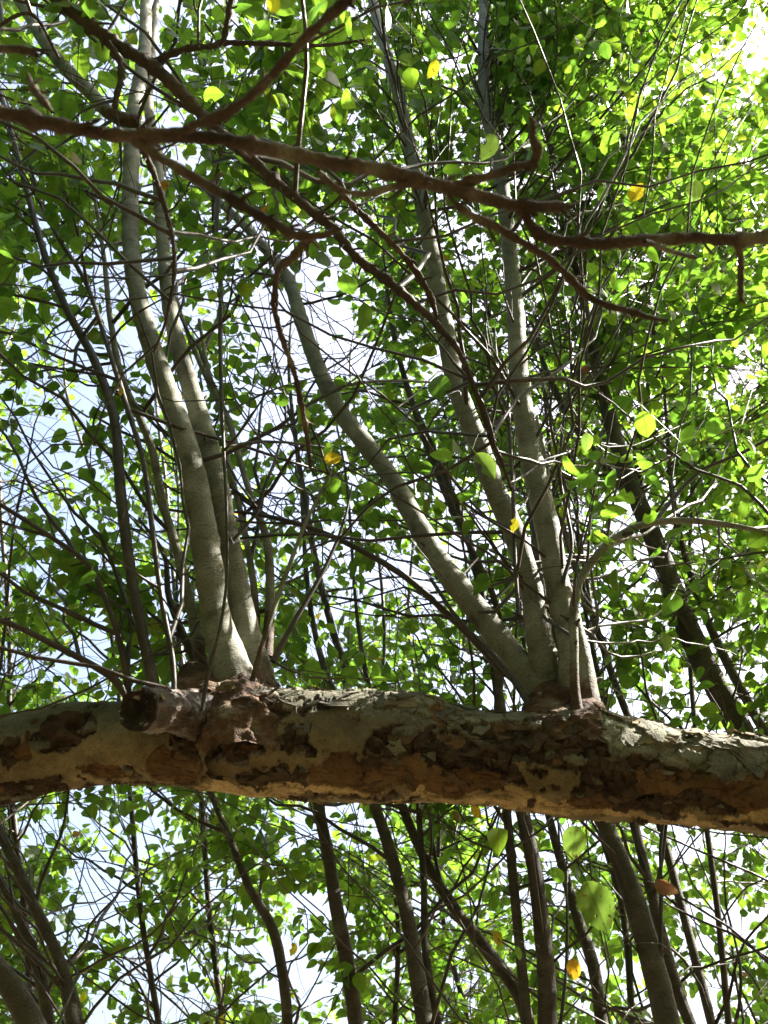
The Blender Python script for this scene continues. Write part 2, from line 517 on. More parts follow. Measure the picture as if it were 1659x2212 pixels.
Nf = norm(toc - T * np.sum(toc * T, 1, keepdims=True))         # faces the viewer
Nu = np.cross(T, Nf)                                            # up or down across the limb
Nu *= np.sign(Nu[NS // 2, 2])
ang = np.linspace(0, 2 * math.pi, NA + 1)
dirs = Nf[:, None, :] * np.cos(ang)[None, :, None] + Nu[:, None, :] * np.sin(ang)[None, :, None]
px, py, pdz = project(LP)
X = np.broadcast_to(px[:, None], (NS, NA + 1))
vv = np.broadcast_to(-np.sin(ang)[None, :], (NS, NA + 1))      # -1 top edge .. +1 bottom edge as seen
fr = np.broadcast_to(np.cos(ang)[None, :], (NS, NA + 1))
P0 = LP[:, None, :] + dirs * LR[:, None, None]
slen = np.r_[0, np.cumsum(np.linalg.norm(np.diff(LP, axis=0), axis=1))]
aseam = np.cos(ang) * 0.115, np.sin(ang) * 0.115
warp = fbm(P0 * 16, 40, 4) - 0.5
warp2 = fbm(P0 * 16 + 31.7, 41, 4) - 0.5
wf = fbm(P0 * 70, 44, 3) - 0.5
# kinds of bark: 0 smooth olive tan, 1 orange inner bark, 2 dark scaly, 3 grey-green plates, 4 pale yellow inner bark with ground-lit brightness painted in, 5 hollow
Xw = X + warp * 170 + wf * 20
Vw = vv + warp2 * 0.75 + wf * 0.12
def blob(cx, cv, rx, rv):
    return 1 - ((Xw - cx) / rx) ** 2 - ((Vw - cv) / rv) ** 2
score = np.full((6, NS, NA + 1), -9.0)
score[0] = 0.1
for kk, cx, cv, rx, rv in [
        (2, 165, -0.35, 70, 0.42), (2, 30, 0.85, 100, 0.22), (1, 250, 0.62, 40, 0.18), (1, 395, 0.52, 62, 0.30),
        (2, 500, -0.05, 95, 0.62), (1, 520, 0.0, 70, 0.28), (2, 540, -0.75, 130, 0.5), (4, 500, 0.93, 130, 0.14), (2, 610, 0.62, 70, 0.15),
        (2, 660, -0.10, 52, 0.26), (3, 640, -0.85, 120, 0.28), (1, 800, 0.50, 130, 0.30), (4, 690, 0.80, 140, 0.20), (2, 905, -0.12, 120, 0.40), (3, 850, -0.86, 170, 0.22),
        (2, 1040, -0.25, 120, 0.62), (1, 960, 0.46, 150, 0.30), (1, 985, -0.38, 60, 0.2), (4, 960, 0.86, 90, 0.13), (3, 1010, -0.80, 110, 0.20), (2, 1110, 0.42, 60, 0.15),
        (2, 1225, -0.55, 150, 0.62), (2, 1290, 0.25, 90, 0.5), (4, 1130, 0.76, 110, 0.22), (1, 1270, 0.62, 60, 0.2),
        (3, 1430, -0.62, 160, 0.48), (3, 1600, -0.55, 140, 0.42), (2, 1390, -0.22, 70, 0.2), (1, 1460, 0.10, 170, 0.30), (1, 1620, 0.25, 110, 0.42), (2, 1380, 0.66, 110, 0.16), (4, 1420, 0.90, 260, 0.15), (4, 1640, 0.72, 80, 0.2), (2, 1600, 0.88, 100, 0.08),
        (5, 1475, 0.52, 105, 0.12), (5, 1385, 0.40, 60, 0.10), (2, 1480, 0.50, 150, 0.22), (2, 760, 0.93, 220, 0.06), (2, 330, 0.95, 90, 0.08),
        (3, 1500, -1.0, 1200, 0.2), (2, 60, -0.05, 25, 0.3), (2, 860, 0.30, 100, 0.14)]:
    score[kk] = np.maximum(score[kk], blob(cx, cv, rx, rv))
back = fr < -0.15
score[3] = np.where(back & (vv < 0.1), np.maximum(score[3], (fbm(P0 * 7, 60, 3) - 0.45) * 4), score[3])
score[2] = np.where(back, np.maximum(score[2], (fbm(P0 * 7, 61, 3) - 0.5) * 4), score[2])
off = (px < -140) | (px > 1800) | (LP[:, 2] < 1.9)
for kk, sd in ((1, 70), (2, 71), (3, 72)):
    score[kk][off] = (fbm(P0[off] * 6, sd, 4) - 0.47) * 5
# sprinkle of small patches everywhere
score[2] = np.maximum(score[2], (fbm(P0 * 22, 50, 5) - 0.665) * 14)
score[1] = np.maximum(score[1], (fbm(P0 * 16, 51, 4) - 0.70) * 14)
kindm = np.argmax(score, 0)
top2 = np.sort(score, 0)
edge = top2[-1] - top2[-2]                                     # 0 at the border between two kinds
# plates
ca_, cs_ = np.broadcast_arrays(ang[None, :] * 0.115, slen[:, None])
def plates(su, sv, seed):
    bid, d1, de = cells(cs_ / su + warp * 1.5 + wf * 0.5, (ca_ / sv) + warp2 * 1.5, seed)
    return bid, d1, de
b1, d1, e1 = plates(0.055, 0.034, 5)
b2, d2, e2 = plates(0.036, 0.022, 6)
h = np.zeros((NS, NA + 1))
lump = fbm(P0 * 4.2, 7, 3) - 0.5
h += lump * 0.022 + (fbm(P0 * 13, 8, 3) - 0.5) * 0.010
hk = np.zeros_like(h)
hk = np.where(kindm == 0, 0.0045 + 0.0005 * b1, hk)
hk = np.where(kindm == 1, -0.001 + 0.0025 * (b1 > 0.6), hk)
scal = (b2 - 0.35) * 0.012 + (b1 - 0.5) * 0.009 - 0.005 * (1 - smooth(0.0, 0.14, e2))
hk = np.where(kindm == 2, 0.002 + scal, hk)
pl = 0.003 + (b1 - 0.3) * 0.009 - 0.006 * (1 - smooth(0.0, 0.10, e1)) + d1 * 0.003
hk = np.where(kindm == 3, pl, hk)
hk = np.where(kindm == 4, 0.001 + 0.003 * (b1 > 0.55), hk)
hk = np.where(kindm == 5, -0.020 * smooth(0, 0.35, edge) - 0.002, hk)
h += hk + wf * 0.004
# curled rim where smooth bark peels away from what lies under it
h += np.where((kindm == 0) | (kindm == 3), 0.004 * (1 - smooth(0.0, 0.10, edge)) * (wf > -0.05), 0)
# collars under the two clusters of shoots and the knot on the thin end
upness = np.clip(-vv, -1, 1)
for cx, rx, amp, v0 in ((515, 85, 0.016, 0.55), (1225, 85, 0.018, 0.6), (430, 50, 0.008, 0.3)):
    h += amp * np.exp(-((X - cx) / rx) ** 2) * smooth(-0.1, 1.0, upness * 0.5 + v0 * 0.5 + fr * 0.15)
h += 0.020 * np.exp(-((X - 160) / 45) ** 2 - ((vv + 0.45) / 0.45) ** 2) * (fr > 0)
h += np.where(np.hypot((X - 190) / 16, (vv + 0.42) / 0.13) < 1, -0.02, 0) * (fr > 0)
h[off] += (lump[off]) * 0.03
h[:, -1] = h[:, 0]
LV = LP[:, None, :] + dirs * (LR[:, None] + h)[:, :, None]
pal = np.array([[0.21, 0.165, 0.092], [0.125, 0.068, 0.031], [0.06, 0.040, 0.026], [0.15, 0.14, 0.10], [0.42, 0.31, 0.155], [0.03, 0.02, 0.013]])
colr = pal[kindm]
olive = smooth(0.15, -0.7, vv + warp)[..., None]
colr = np.where((kindm == 0)[..., None], colr * (1 - olive) + np.array([0.135, 0.13, 0.093]) * olive, colr)
ton = (0.75 + 0.5 * b1)[..., None]
colr = np.where((kindm == 2)[..., None] | (kindm == 3)[..., None], colr * (0.7 + 0.6 * b2[..., None]), colr * (0.85 + 0.3 * b1[..., None]))
lich = ((kindm == 2) & (b2 > 0.90))[..., None]
colr = np.where(lich, np.array([0.13, 0.125, 0.095]), colr)
moss = (smooth(0.52, 0.66, fbm(P0 * 9, 80, 4)) * np.exp(-((X - 1400) / 190) ** 2) * smooth(0.2, -0.3, vv))[..., None]
colr = colr * (1 - moss) + np.array([0.05, 0.075, 0.022]) * moss
rim = ((1 - smooth(0.0, 0.05, edge)) * (wf > 0))[..., None] * 0.5
colr = colr * (1 - rim) + np.array([0.30, 0.24, 0.16]) * rim
pt = fbm(P0 * np.array([9, 22, 22]), 88, 5)[..., None]
colr = colr * (0.45 + 1.1 * pt)
mixo = smooth(0.42, 0.68, fbm(P0 * 13 + 7, 89, 4))[..., None]
colr = np.where((kindm == 1)[..., None], colr * (1 - 0.6 * mixo) + np.array([0.17, 0.115, 0.055]) * 0.6 * mixo, colr)
colr = np.where((kindm == 0)[..., None], colr * (1 - 0.5 * mixo) + np.array([0.12, 0.085, 0.045]) * 0.5 * mixo, colr)
crk = smooth(0.05, 0.0, np.abs(fbm(P0 * np.array([14, 40, 40]), 90, 4) - 0.5))[..., None] * ((kindm == 1) | (kindm == 2) | (kindm == 4))[..., None]
colr = colr * (1 - 0.55 * crk)
LV = LV - dirs * (crk[..., 0] * 0.003)[..., None]
gl = Geo()
i = np.arange(NS - 1)[:, None] * (NA + 1); j = np.arange(NA)[None, :]
gl.add(LV.reshape(-1, 3), np.stack([i + j, i + j + NA + 1, i + j + NA + 2, i + j + 1], -1).reshape(-1, 4), None,
       np.stack([ca_, cs_], -1).reshape(-1, 2))
lm = gl.mesh('limb', M['limb'], True, colr.reshape(-1, 3))
LIMB = link('limb', lm, OLD)
BASE_INV[LIMB.name] = Matrix.Identity(4)
STEMS.append((LP[::12] + np.array([0, 0, 0.09]), LR[::12], old))

# bark flakes lifting off the limb: irregular curled plates
def flake_mesh(seed):
    r = np.random.default_rng(seed)
    n = 14
    a = np.sort(r.uniform(0, 2 * math.pi, n) * 0.4 + np.linspace(0, 2 * math.pi, n, endpoint=False) * 0.6)
    rad = r.uniform(0.45, 1.15, n)
    lx, ly = r.uniform(0.9, 1.9), r.uniform(0.5, 0.85)
    ring = np.c_[np.cos(a) * rad * lx, np.sin(a) * rad * ly, np.zeros(n)]
    inner = ring * 0.55
    curl = r.uniform(0.02, 0.30); side = r.uniform(0, 2 * math.pi)
    dirn = np.array([math.cos(side), math.sin(side), 0])
    for q in (ring, inner):
        q[:, 2] += curl * np.clip(q @ dirn, 0, 2) ** 2 - 0.12 * (q[:, 1] ** 2)
    ring[:, 2] += r.uniform(-0.06, 0.12, n)
    V = np.r_[ring, inner, [[0, 0, 0.02]]]
    low = ring.copy(); low[:, 2] -= 0.14
    V = np.r_[V, low]
    Q = [(q, (q + 1) % n, n + (q + 1) % n, n + q) for q in range(n)] + [(2 * n + 1 + q, 2 * n + 1 + (q + 1) % n, (q + 1) % n, q) for q in range(n)]
    Tt = [(n + q, n + (q + 1) % n, 2 * n) for q in range(n)]
    return V, np.array(Q), np.array(Tt)
flake_mats = []
for nm, st in (('flake_grey', [(0.3, (0.06, 0.055, 0.042)), (0.6, (0.15, 0.14, 0.105))]), ('flake_tan', [(0.3, (0.11, 0.08, 0.045)), (0.6, (0.21, 0.16, 0.09))]),
               ('flake_brown', [(0.3, (0.04, 0.026, 0.018)), (0.6, (0.10, 0.066, 0.044))])):
    flake_mats.append(bark(nm, st, False, 0.85, 0.002))
FL = {}
for mi in range(3):
    for s in range(8):
        gg = Geo(); gg.add(*flake_mesh(s * 3 + mi))
        FL[mi, s] = gg.mesh('bark_flake', flake_mats[mi], False)
cand = []
for _ in range(9000):
    a_, b_ = rng.integers(20, NS - 20), rng.integers(0, NA)
    if not (-60 < px[a_] < 1720) or LP[a_, 2] < 1.9 or math.cos(ang[b_]) < -0.35: continue
    kk = kindm[a_, b_]
    e = edge[a_, b_]
    wgt = {2: 0.5, 3: 0.45, 0: 0.10 if e < 0.12 else 0.0, 1: 0.05, 4: 0.12 if e < 0.2 else 0.0, 5: 0}[int(kk)]
    if rng.random() < wgt * (0.35 if px[a_] < 430 else 1): cand.append((a_, b_, kk))
    if len(cand) >= 240: break
for a_, b_, kk in cand:
    dn = dirs[a_, b_]; tn = T[a_]; bn = np.cross(dn, tn)
    th = rng.normal(0, 0.6)
    ax = norm(tn * math.cos(th) + bn * math.sin(th)); ay = np.cross(dn, ax)
    s = (0.007 + 0.019 * rng.random() ** 1.7) * (1.3 if kk == 3 else 1)
    tilt = rng.normal(0, 0.08)
    az = norm(dn + ax * tilt); ax = norm(ax - az * (ax @ az)); ay = np.cross(az, ax)
    c = LV[a_, b_] + dn * rng.uniform(0.0005, 0.003)
    mi = {2: rng.choice([2, 2, 2, 2, 0]), 3: rng.choice([0, 0, 1]), 0: 1, 1: 2, 4: 1}[int(kk)]
    mw = Matrix([[*(s * np.array([ax[q], ay[q], az[q]])), c[q]] for q in range(3)] + [[0, 0, 0, 1]])
    o = bpy.data.objects.new('bark_flake', FL[int(mi), int(rng.integers(8))]); COL.objects.link(o)
    o.parent = LIMB; o.matrix_basis = mw

# the tall shoots
def sh(name, rows, Y0, Y1, m='shoot', sides=20, step=0.012, bump=0.10, wide=1.0, **kw):
    o, S = stem_part(old, name, trace(rows, Y0, Y1, wide), M[m], sides, step, bump, **kw)
    if name == 'shoot':
        gs = Geo()
        for k_ in range(9):
            q = int(rng.integers(len(S) // 8, len(S) * 3 // 4))
            tq = norm(S[q + 1, :3] - S[q - 1, :3]); dn = norm(rng.normal(size=3)); dn = norm(dn - tq * (dn @ tq) + tq * 0.5)
            l_ = S[q, 3] + rng.uniform(0.004, 0.03)
            P_ = S[q, :3] + dn * np.linspace(0.3, 1, 6)[:, None] * l_
            gs.add(*tube(P_, np.array([1.7, 1.4, 1.0, 0.8, 0.75, 0.3]) * rng.uniform(0.003, 0.006), 8, 0.2, k_))
        link('spurs', gs.mesh('spurs', M['twig']), OLD, kind='stuff')
    return o, S
S1 = [(515, 1590, 120), (508, 1500, 128), (492, 1420, 104), (470, 1350, 86), (455, 1250, 80), (440, 1150, 77), (405, 980, 70), (355, 830, 60), (310, 690, 53), (285, 560, 47), (281, 430, 45), (285, 330, 45), (290, 240, 42), (310, 130, 36), (315, 0, 30), (318, -200, 24), (330, -520, 12)]
sh('shoot', S1, 1.86, 1.30, wide=0.78, knots=0.17)
sh('shoot', [(575, 1560, 95), (560, 1460, 84), (540, 1390, 70), (522, 1310, 65), (490, 1150, 60), (455, 980, 56), (415, 850, 50), (385, 750, 45), (366, 660, 40), (355, 560, 36), (345, 430, 32), (335, 320, 30), (322, 240, 26), (330, 100, 18), (350, -100, 10)], 1.94, 1.45, wide=0.80, knots=0.2)
sh('shoot', [(1200, 1590, 90), (1175, 1500, 84), (1120, 1430, 70), (1040, 1330, 65), (970, 1240, 60), (900, 1130, 54), (850, 1040, 49), (790, 960, 48), (735, 890, 45), (690, 800, 42), (650, 690, 38), (620, 600, 32), (575, 540, 26), (500, 460, 22), (430, 400, 18), (330, 320, 12), (200, 230, 8)], 1.84, 2.15, wide=0.82, knots=0.19)
sh('shoot', [(1210, 1600, 90), (1192, 1500, 78), (1165, 1380, 62), (1142, 1250, 52), (1110, 1150, 52), (1070, 1060, 50), (1030, 950, 48), (985, 830, 44), (960, 700, 42), (935, 560, 38), (910, 430, 36), (885, 320, 34), (865, 220, 30), (830, 100, 26), (805, 0, 24), (770, -150, 18), (720, -400, 9)], 1.88, 1.36, wide=0.92, knots=0.21)
sh('shoot', [(1250, 1600, 110), (1243, 1520, 92), (1235, 1400, 66), (1208, 1280, 58), (1185, 1150, 57), (1150, 1000, 54), (1125, 850, 48), (1115, 700, 42), (1105, 580, 38), (1090, 450, 33), (1075, 340, 32), (1050, 230, 32), (1045, 130, 27), (1045, 0, 22), (1050, -200, 16), (1070, -450, 8)], 1.83, 1.35, wide=0.92, knots=0.18)
sh('shoot', [(1275, 1590, 60), (1270, 1530, 56), (1262, 1440, 40), (1240, 1330, 26), (1215, 1240, 20), (1190, 1130, 16), (1180, 1010, 12), (1160, 900, 8)], 1.79, 1.70)
sh('shoot', [(1250, 1560, 30), (1243, 1500, 22), (1240, 1400, 20), (1240, 1310, 20), (1255, 1250, 18), (1300, 1190, 18), (1370, 1140, 16), (1450, 1125, 15), (1560, 1132, 13), (1659, 1152, 11), (1800, 1200, 8)], 1.74, 1.5, sides=12)
sh('branch', [(300, 262, 30), (270, 258, 30), (190, 195, 30), (110, 110, 28), (60, 30, 25), (0, -60, 20), (-120, -220, 10)], 1.40, 1.22)
# thinner whips out of the stub and the two clusters
sh('whip', [(335, 1500, 30), (330, 1470, 27), (312, 1390, 24), (290, 1280, 24), (262, 1080, 24), (245, 900, 21), (200, 770, 19), (150, 680, 17), (100, 560, 15), (55, 400, 13), (15, 250, 11), (-30, 100, 7)], 1.80, 1.45, 'twig', 10, bump=0.16)
sh('whip', [(376, 1560, 13), (374, 1440, 12), (350, 1300, 12), (330, 1150, 12), (310, 1000, 12), (268, 860, 12), (230, 740, 11), (180, 600, 10), (130, 520, 10), (80, 420, 8), (60, 330, 5)], 1.70, 1.45, 'twig', 10, bump=0.16)
sh('whip', [(445, 1480, 30), (430, 1400, 26), (412, 1310, 22), (385, 1200, 20), (350, 1080, 19), (325, 960, 18), (300, 900, 17), (265, 820, 15), (240, 700, 13), (225, 560, 10), (200, 400, 6)], 1.92, 1.62, 'shoot', 12, bump=0.12)
sh('whip', [(437, 1535, 9), (450, 1450, 9), (470, 1380, 8), (488, 1270, 7), (490, 1120, 7), (482, 950, 8), (476, 750, 10), (476, 600, 12), (467, 500, 11), (470, 400, 12), (462, 330, 7)], 1.68, 1.35, 'twig', 8, bump=0.2)
sh('whip', [(545, 1470, 13), (565, 1400, 12), (590, 1320, 11), (622, 1230, 10), (660, 1130, 8), (700, 1050, 6), (735, 980, 4)], 1.72, 1.60, 'shoot', 8)
sh('whip', [(590, 1430, 16), (620, 1370, 12), (655, 1310, 11), (705, 1220, 9), (745, 1120, 7), (760, 1050, 4)], 1.88, 1.80, 'twig', 8)
sh('whip', [(575, 1420, 30), (582, 1334, 22), (583, 1240, 20), (575, 1160, 18), (548, 1090, 15), (520, 1000, 14), (490, 900, 14), (455, 834, 12), (415, 744, 11), (380, 640, 8), (350, 500, 5)], 2.02, 1.85, 'shoot', 10)
sh('whip', [(556, 1400, 18), (550, 1284, 16), (520, 1110, 14), (492, 994, 13), (475, 884, 12), (450, 800, 10), (430, 690, 7)], 2.03, 1.85, 'shoot', 10)
sh('whip', [(408, 1500, 20), (420, 1430, 20), (395, 1370, 18), (365, 1290, 15), (355, 1200, 10), (300, 1120, 6)], 1.98, 1.9, 'twig', 8)
sh('whip', [(275, 1510, 15), (250, 1470, 18), (205, 1440, 16), (120, 1395, 14), (40, 1355, 13), (0, 1340, 12), (-150, 1290, 8)], 1.82, 1.6, 'twig', 8)
sh('whip', [(272, 1530, 20), (275, 1480, 18), (262, 1400, 15), (230, 1300, 13), (190, 1220, 12), (110, 1160, 11), (0, 1090, 9), (-100, 1030, 6)], 1.84, 1.6, 'twig', 8)
sh('whip', [(1090, 1460, 12), (1020, 1380, 14), (960, 1320, 15), (880, 1250, 14), (800, 1200, 13), (720, 1160, 12), (600, 1120, 10), (520, 1105, 6)], 2.0, 1.9, 'twig', 8)
sh('whip', [(1145, 1525, 16), (1110, 1470, 14), (1060, 1410, 12), (1000, 1350, 10), (930, 1250, 8)], 1.82, 1.9, 'twig', 8)
sh('whip', [(1190, 1430, 16), (1180, 1330, 16), (1165, 1230, 14), (1150, 1120, 11), (1130, 1000, 7)], 2.0, 1.9, 'twig', 8)
sh('whip', [(1215, 1260, 10), (1235, 1180, 9), (1225, 1110, 8), (1210, 1040, 8), (1215, 930, 7), (1235, 800, 5)], 1.72, 1.62, 'twig', 8)
sh('whip', [(1120, 1330, 10), (1112, 1200, 9), (1108, 1060, 9), (1100, 920, 8), (1096, 800, 5)], 1.70, 1.6, 'twig', 8)

# the sawn stub
def gnarl(part, name, ctl, material, seed, amp=0.16, sides=72, parent=None):
    """a lumpy, ridged woody body"""
    L = np.sum(np.linalg.norm(np.diff(ctl[:, :3], axis=0), axis=1))
    S = spline(ctl, int(L / 0.0022))
    T_, N2, B2 = frames(S[:, :3])
    a = np.linspace(0, 2 * math.pi, sides + 1)
    dr = N2[:, None, :] * np.cos(a)[None, :, None] + B2[:, None, :] * np.sin(a)[None, :, None]
    p = S[:, None, :3] + dr * S[:, None, 3:4]
    ln = np.linspace(0, L, len(S))
    q = np.stack(np.broadcast_arrays(np.cos(a)[None] * 2.6 + seed, np.sin(a)[None] * 2.6, ln[:, None] * 9), -1)
    ridge = 1 - np.abs(fbm(q, seed, 4) - 0.5) * 4
    k = (fbm(p * 18, seed + 1, 4) - 0.5) * 2.4 * amp + ridge * amp * 0.28 + (fbm(p * 75, seed + 2, 3) - 0.5) * amp * 0.55
    bid, d1, de = cells(np.broadcast_to(ln[:, None] / 0.022, k.shape) + (fbm(p * 40, seed + 3, 2) - .5) * 1.5, np.broadcast_to(a[None] * np.mean(S[:, 3]) / 0.014, k.shape), seed)
    k = k + (bid - 0.5) * amp * 0.30
    k[:, -1] = k[:, 0]
    V = S[:, None, :3] + dr * (S[:, None, 3] * (1 + k))[..., None]
    i = np.arange(len(S) - 1)[:, None] * (sides + 1); j = np.arange(sides)[None, :]
    gg = Geo()
    gg.add(V.reshape(-1, 3), np.stack([i + j, i + j + 1, i + j + sides + 2, i + j + sides + 1], -1).reshape(-1, 4), None,
           np.stack(np.broadcast_arrays(a[None] * 0.06, ln[:, None]), -1).reshape(-1, 2))
    o = link(name, gg.mesh(name, material), parent or OLD)
    return o, S, V
COLLARS = []
M['collar'] = bark('collar_bark', [(0.3, (0.022, 0.014, 0.009)), (0.45, (0.07, 0.04, 0.023)), (0.54, (0.12, 0.065, 0.034)), (0.60, (0.16, 0.125, 0.08)), (0.72, (0.22, 0.19, 0.13))], False, 0.8, 0.008)
COLLARS += [gnarl(old, 'collar', trace([(522, 1650, 150), (520, 1600, 168), (518, 1560, 150), (514, 1525, 124), (508, 1490, 92), (502, 1455, 60)], 1.81, 1.85), M['collar'], 21, 0.30)]
COLLARS += [gnarl(old, 'collar', trace([(570, 1600, 90), (572, 1550, 104), (566, 1515, 92), (558, 1475, 64), (550, 1440, 40)], 1.86, 1.93), M['collar'], 23, 0.30)]
COLLARS += [gnarl(old, 'collar', trace([(1215, 1660, 170), (1212, 1610, 178), (1205, 1575, 150), (1198, 1540, 122), (1186, 1500, 80)], 1.80, 1.85), M['collar'], 25, 0.30)]
COLLARS += [gnarl(old, 'collar', trace([(1262, 1640, 120), (1264, 1590, 128), (1262, 1565, 112), (1260, 1540, 84), (1256, 1515, 50)], 1.77, 1.80), M['collar'], 27, 0.30)]
COLLARS += [gnarl(old, 'collar', trace([(440, 1590, 120), (432, 1545, 132), (425, 1500, 108), (418, 1460, 66), (414, 1435, 26)], 1.80, 1.87), M['collar'], 29, 0.26)]
sc = trace([(480, 1555, 150), (450, 1550, 134), (425, 1545, 108), (390, 1541, 90), (350, 1536, 88), (318, 1533, 97), (303, 1532, 94)], 1.86, 1.63)
stub, SS, SV = gnarl(old, 'stub', sc, M['stub'], 31, 0.26)
gg = Geo()
Tq, Nq, Bq = frames(SS[:, :3])
c0 = SV[-1, :-1].mean(0)
rim = SV[-1, :-1]; m_ = len(rim)
rings_ = []
for q, (rr, dz) in enumerate([(1.004, -0.002), (0.97, 0.006), (0.86, 0.003), (0.72, -0.004), (0.55, -0.001), (0.36, -0.010), (0.15, -0.016)]):
    pts = c0 + (rim - c0) * rr
    jag = (fbm(pts * 60, 5, 3) - 0.5) * 0.055 * (q > 0)
    rings_.append(pts + Tq[-1] * (dz + jag)[:, None])
V = np.concatenate(rings_)
Q = [(q * m_ + s, q * m_ + (s + 1) % m_, (q + 1) * m_ + (s + 1) % m_, (q + 1) * m_ + s) for q in range(6) for s in range(m_)]
V = np.r_[V, [c0 - Tq[-1] * 0.018]]
gg.add(V, np.array(Q), np.array([(6 * m_ + s, 6 * m_ + (s + 1) % m_, 7 * m_) for s in range(m_)]))
BASE_INV[stub.name] = Matrix.Identity(4)
link('cut_face', gg.mesh('cut_face', bark('weathered_wood', [(0.3, (0.010, 0.007, 0.006)), (0.52, (0.03, 0.021, 0.016)), (0.60, (0.05, 0.036, 0.026)), (0.64, (0.32, 0.30, 0.26))], False, 0.8, 0.006, nscale=34)), stub)

for co, CS, CV in COLLARS:
    BASE_INV[co.name] = Matrix.Identity(4)
    for k_ in range(16):
        q = int(rng.integers(len(CS) // 4, len(CS) - 4)); c_i = int(rng.integers(CV.shape[1] - 1))
        tq = norm(CS[min(q + 1, len(CS) - 1), :3] - CS[q - 1, :3]); dn = norm(CV[q, c_i] - CS[q, :3])
        if dn @ norm(EYE - CS[q, :3]) < 0: continue
        ax = norm(tq + rng.normal(0, 0.5, 3)); az = norm(dn + rng.normal(0, 0.18, 3)); ax = norm(ax - az * (ax @ az)); ay = np.cross(az, ax)
        s = rng.uniform(0.006, 0.015); c = CV[q, c_i] + dn * 0.001
        link('bark_flake', FL[int(rng.choice([2, 2, 1, 0])), int(rng.integers(8))], co, world=Matrix([[*(s * np.array([ax[v], ay[v], az[v]])), c[v]] for v in range(3)] + [[0, 0, 0, 1]]))
for k_ in range(26):
    q = int(rng.integers(8, len(SS) - 6)); th = rng.uniform(0, 2 * math.pi)
    dn = norm(Nq[q] * math.cos(th) + Bq[q] * math.sin(th))
    if dn @ norm(EYE - SS[q, :3]) < -0.2: continue
    ax = norm(Tq[q] + rng.normal(0, 0.25, 3)); ax = norm(ax - dn * (ax @ dn)); az = norm(dn + ax * rng.normal(0, 0.12)); ax = norm(ax - az * (ax @ az)); ay = np.cross(az, ax)
    s = rng.uniform(0.008, 0.02); c = SS[q, :3] + dn * SS[q, 3] * 1.05
    mw = Matrix([[*(s * np.array([ax[v] * 1.3, ay[v], az[v]])), c[v]] for v in range(3)] + [[0, 0, 0, 1]])
    link('bark_flake', FL[int(rng.choice([2, 2, 1, 0])), int(rng.integers(8))], stub, world=mw)
# ------------------------------------------------------------------ 2. the neighbour that reaches in from the side: knotty brown branch, dark branch
nb = new_tree('overhanging_tree', 'neighbouring tree reaching a bare knotty brown branch across in front of the tall shoots', 'tree', (-2.1, 0.5, 0))
def seg(rows, D0, D1, lead=None, wide=0.86):
    """like trace, by depth along the view axis"""
    rows = np.asarray(rows, float)
    L = np.r_[0, np.cumsum(np.hypot(*np.diff(rows[:, :2], axis=0).T))]; t = L / L[-1]
    out = [(*at_depth(x, y, D0 + (D1 - D0) * q), wide * ww / 2 * (D0 + (D1 - D0) * q) / FPX) for (x, y, ww), q in zip(rows, t)]
    return np.array((lead or []) + out)
def nbp(name, ctl, m, sides=14, bump=0.22, **kw):
    o, S = stem_part(nb, name, ctl, M[m], sides + 4, 0.003, bump * 2.0, knots=0.024, wob=0.014, **kw)
    gs = Geo()
    for k_ in range(int(len(S) * 0.004 / 0.03)):
        q = int(rng.integers(2, len(S) - 2))
        dn = norm(rng.normal(size=3)); tq = norm(S[q + 1, :3] - S[q - 1, :3]); dn = norm(dn - tq * (dn @ tq) + tq * rng.uniform(-0.2, 0.7))
        l_ = rng.uniform(0.004, 0.022) + S[q, 3]
        P_ = S[q, :3] + dn * np.linspace(0, 1, 5)[:, None] * l_ + tq * (np.linspace(0, 1, 5)[:, None] ** 2) * l_ * 0.4
        gs.add(*tube(P_, np.array([0.8, 0.6, 0.5, 0.55, 0.1]) * min(S[q, 3] * 0.7, 0.0045), 7))
    if gs.n: link('spurs', gs.mesh('spurs', M[m]), TREES[nb]['root'], kind='stuff')
    return o, S
trk = np.array([[-2.1, 0.5, -0.1, 0.12], [-2.12, 0.5, 1.0, 0.10], [-2.05, 0.55, 2.1, 0.085], [-1.9, 0.65, 3.2, 0.07], [-1.75, 0.8, 4.3, 0.05], [-1.6, 0.9, 5.5, 0.02]])
stem_part(nb, 'trunk', trk, M['dark'], 16, 0.04, 0.12)
br, BS = nbp('branch', seg([(-60, 232, 38), (0, 240, 37), (70, 252, 34), (150, 265, 33), (220, 282, 34), (290, 290, 37), (350, 292, 33), (420, 296, 34), (490, 305, 33), (560, 318, 36), (630, 330, 32), (700, 346, 33), (780, 360, 33), (850, 376, 38), (900, 390, 34), (960, 402, 35), (1010, 414, 29), (1080, 430, 31), (1110, 436, 30), (1150, 440, 22), (1210, 441, 22), (1238, 442, 10)], 0.92, 1.02,
      [[-2.05, 0.52, 2.15, 0.035], [-1.4, 0.45, 2.35, 0.022]]), 'brown')
nbp('branch', seg([(1105, 432, 22), (1135, 462, 23), (1160, 495, 24), (1195, 513, 29), (1240, 517, 24), (1300, 521, 26), (1380, 516, 24), (1450, 511, 28), (1520, 508, 24), (1600, 515, 32), (1659, 513, 30), (1760, 505, 26), (1900, 480, 16)], 1.02, 0.92), 'brown')
nbp('branch', seg([(370, 294, 22), (420, 272, 22), (480, 250, 24), (520, 225, 20), (560, 190, 23), (600, 145, 22), (650, 92, 23), (700, 45, 22), (745, 8, 28), (790, -60, 20)], 0.95, 0.85), 'brown')
nbp('branch', seg([(285, 300, 20), (340, 338, 20), (400, 372, 22), (450, 402, 21), (500, 430, 24), (550, 462, 22), (600, 488, 24), (640, 510, 20), (690, 508, 18), (735, 492, 10)], 0.95, 0.9), 'brown')
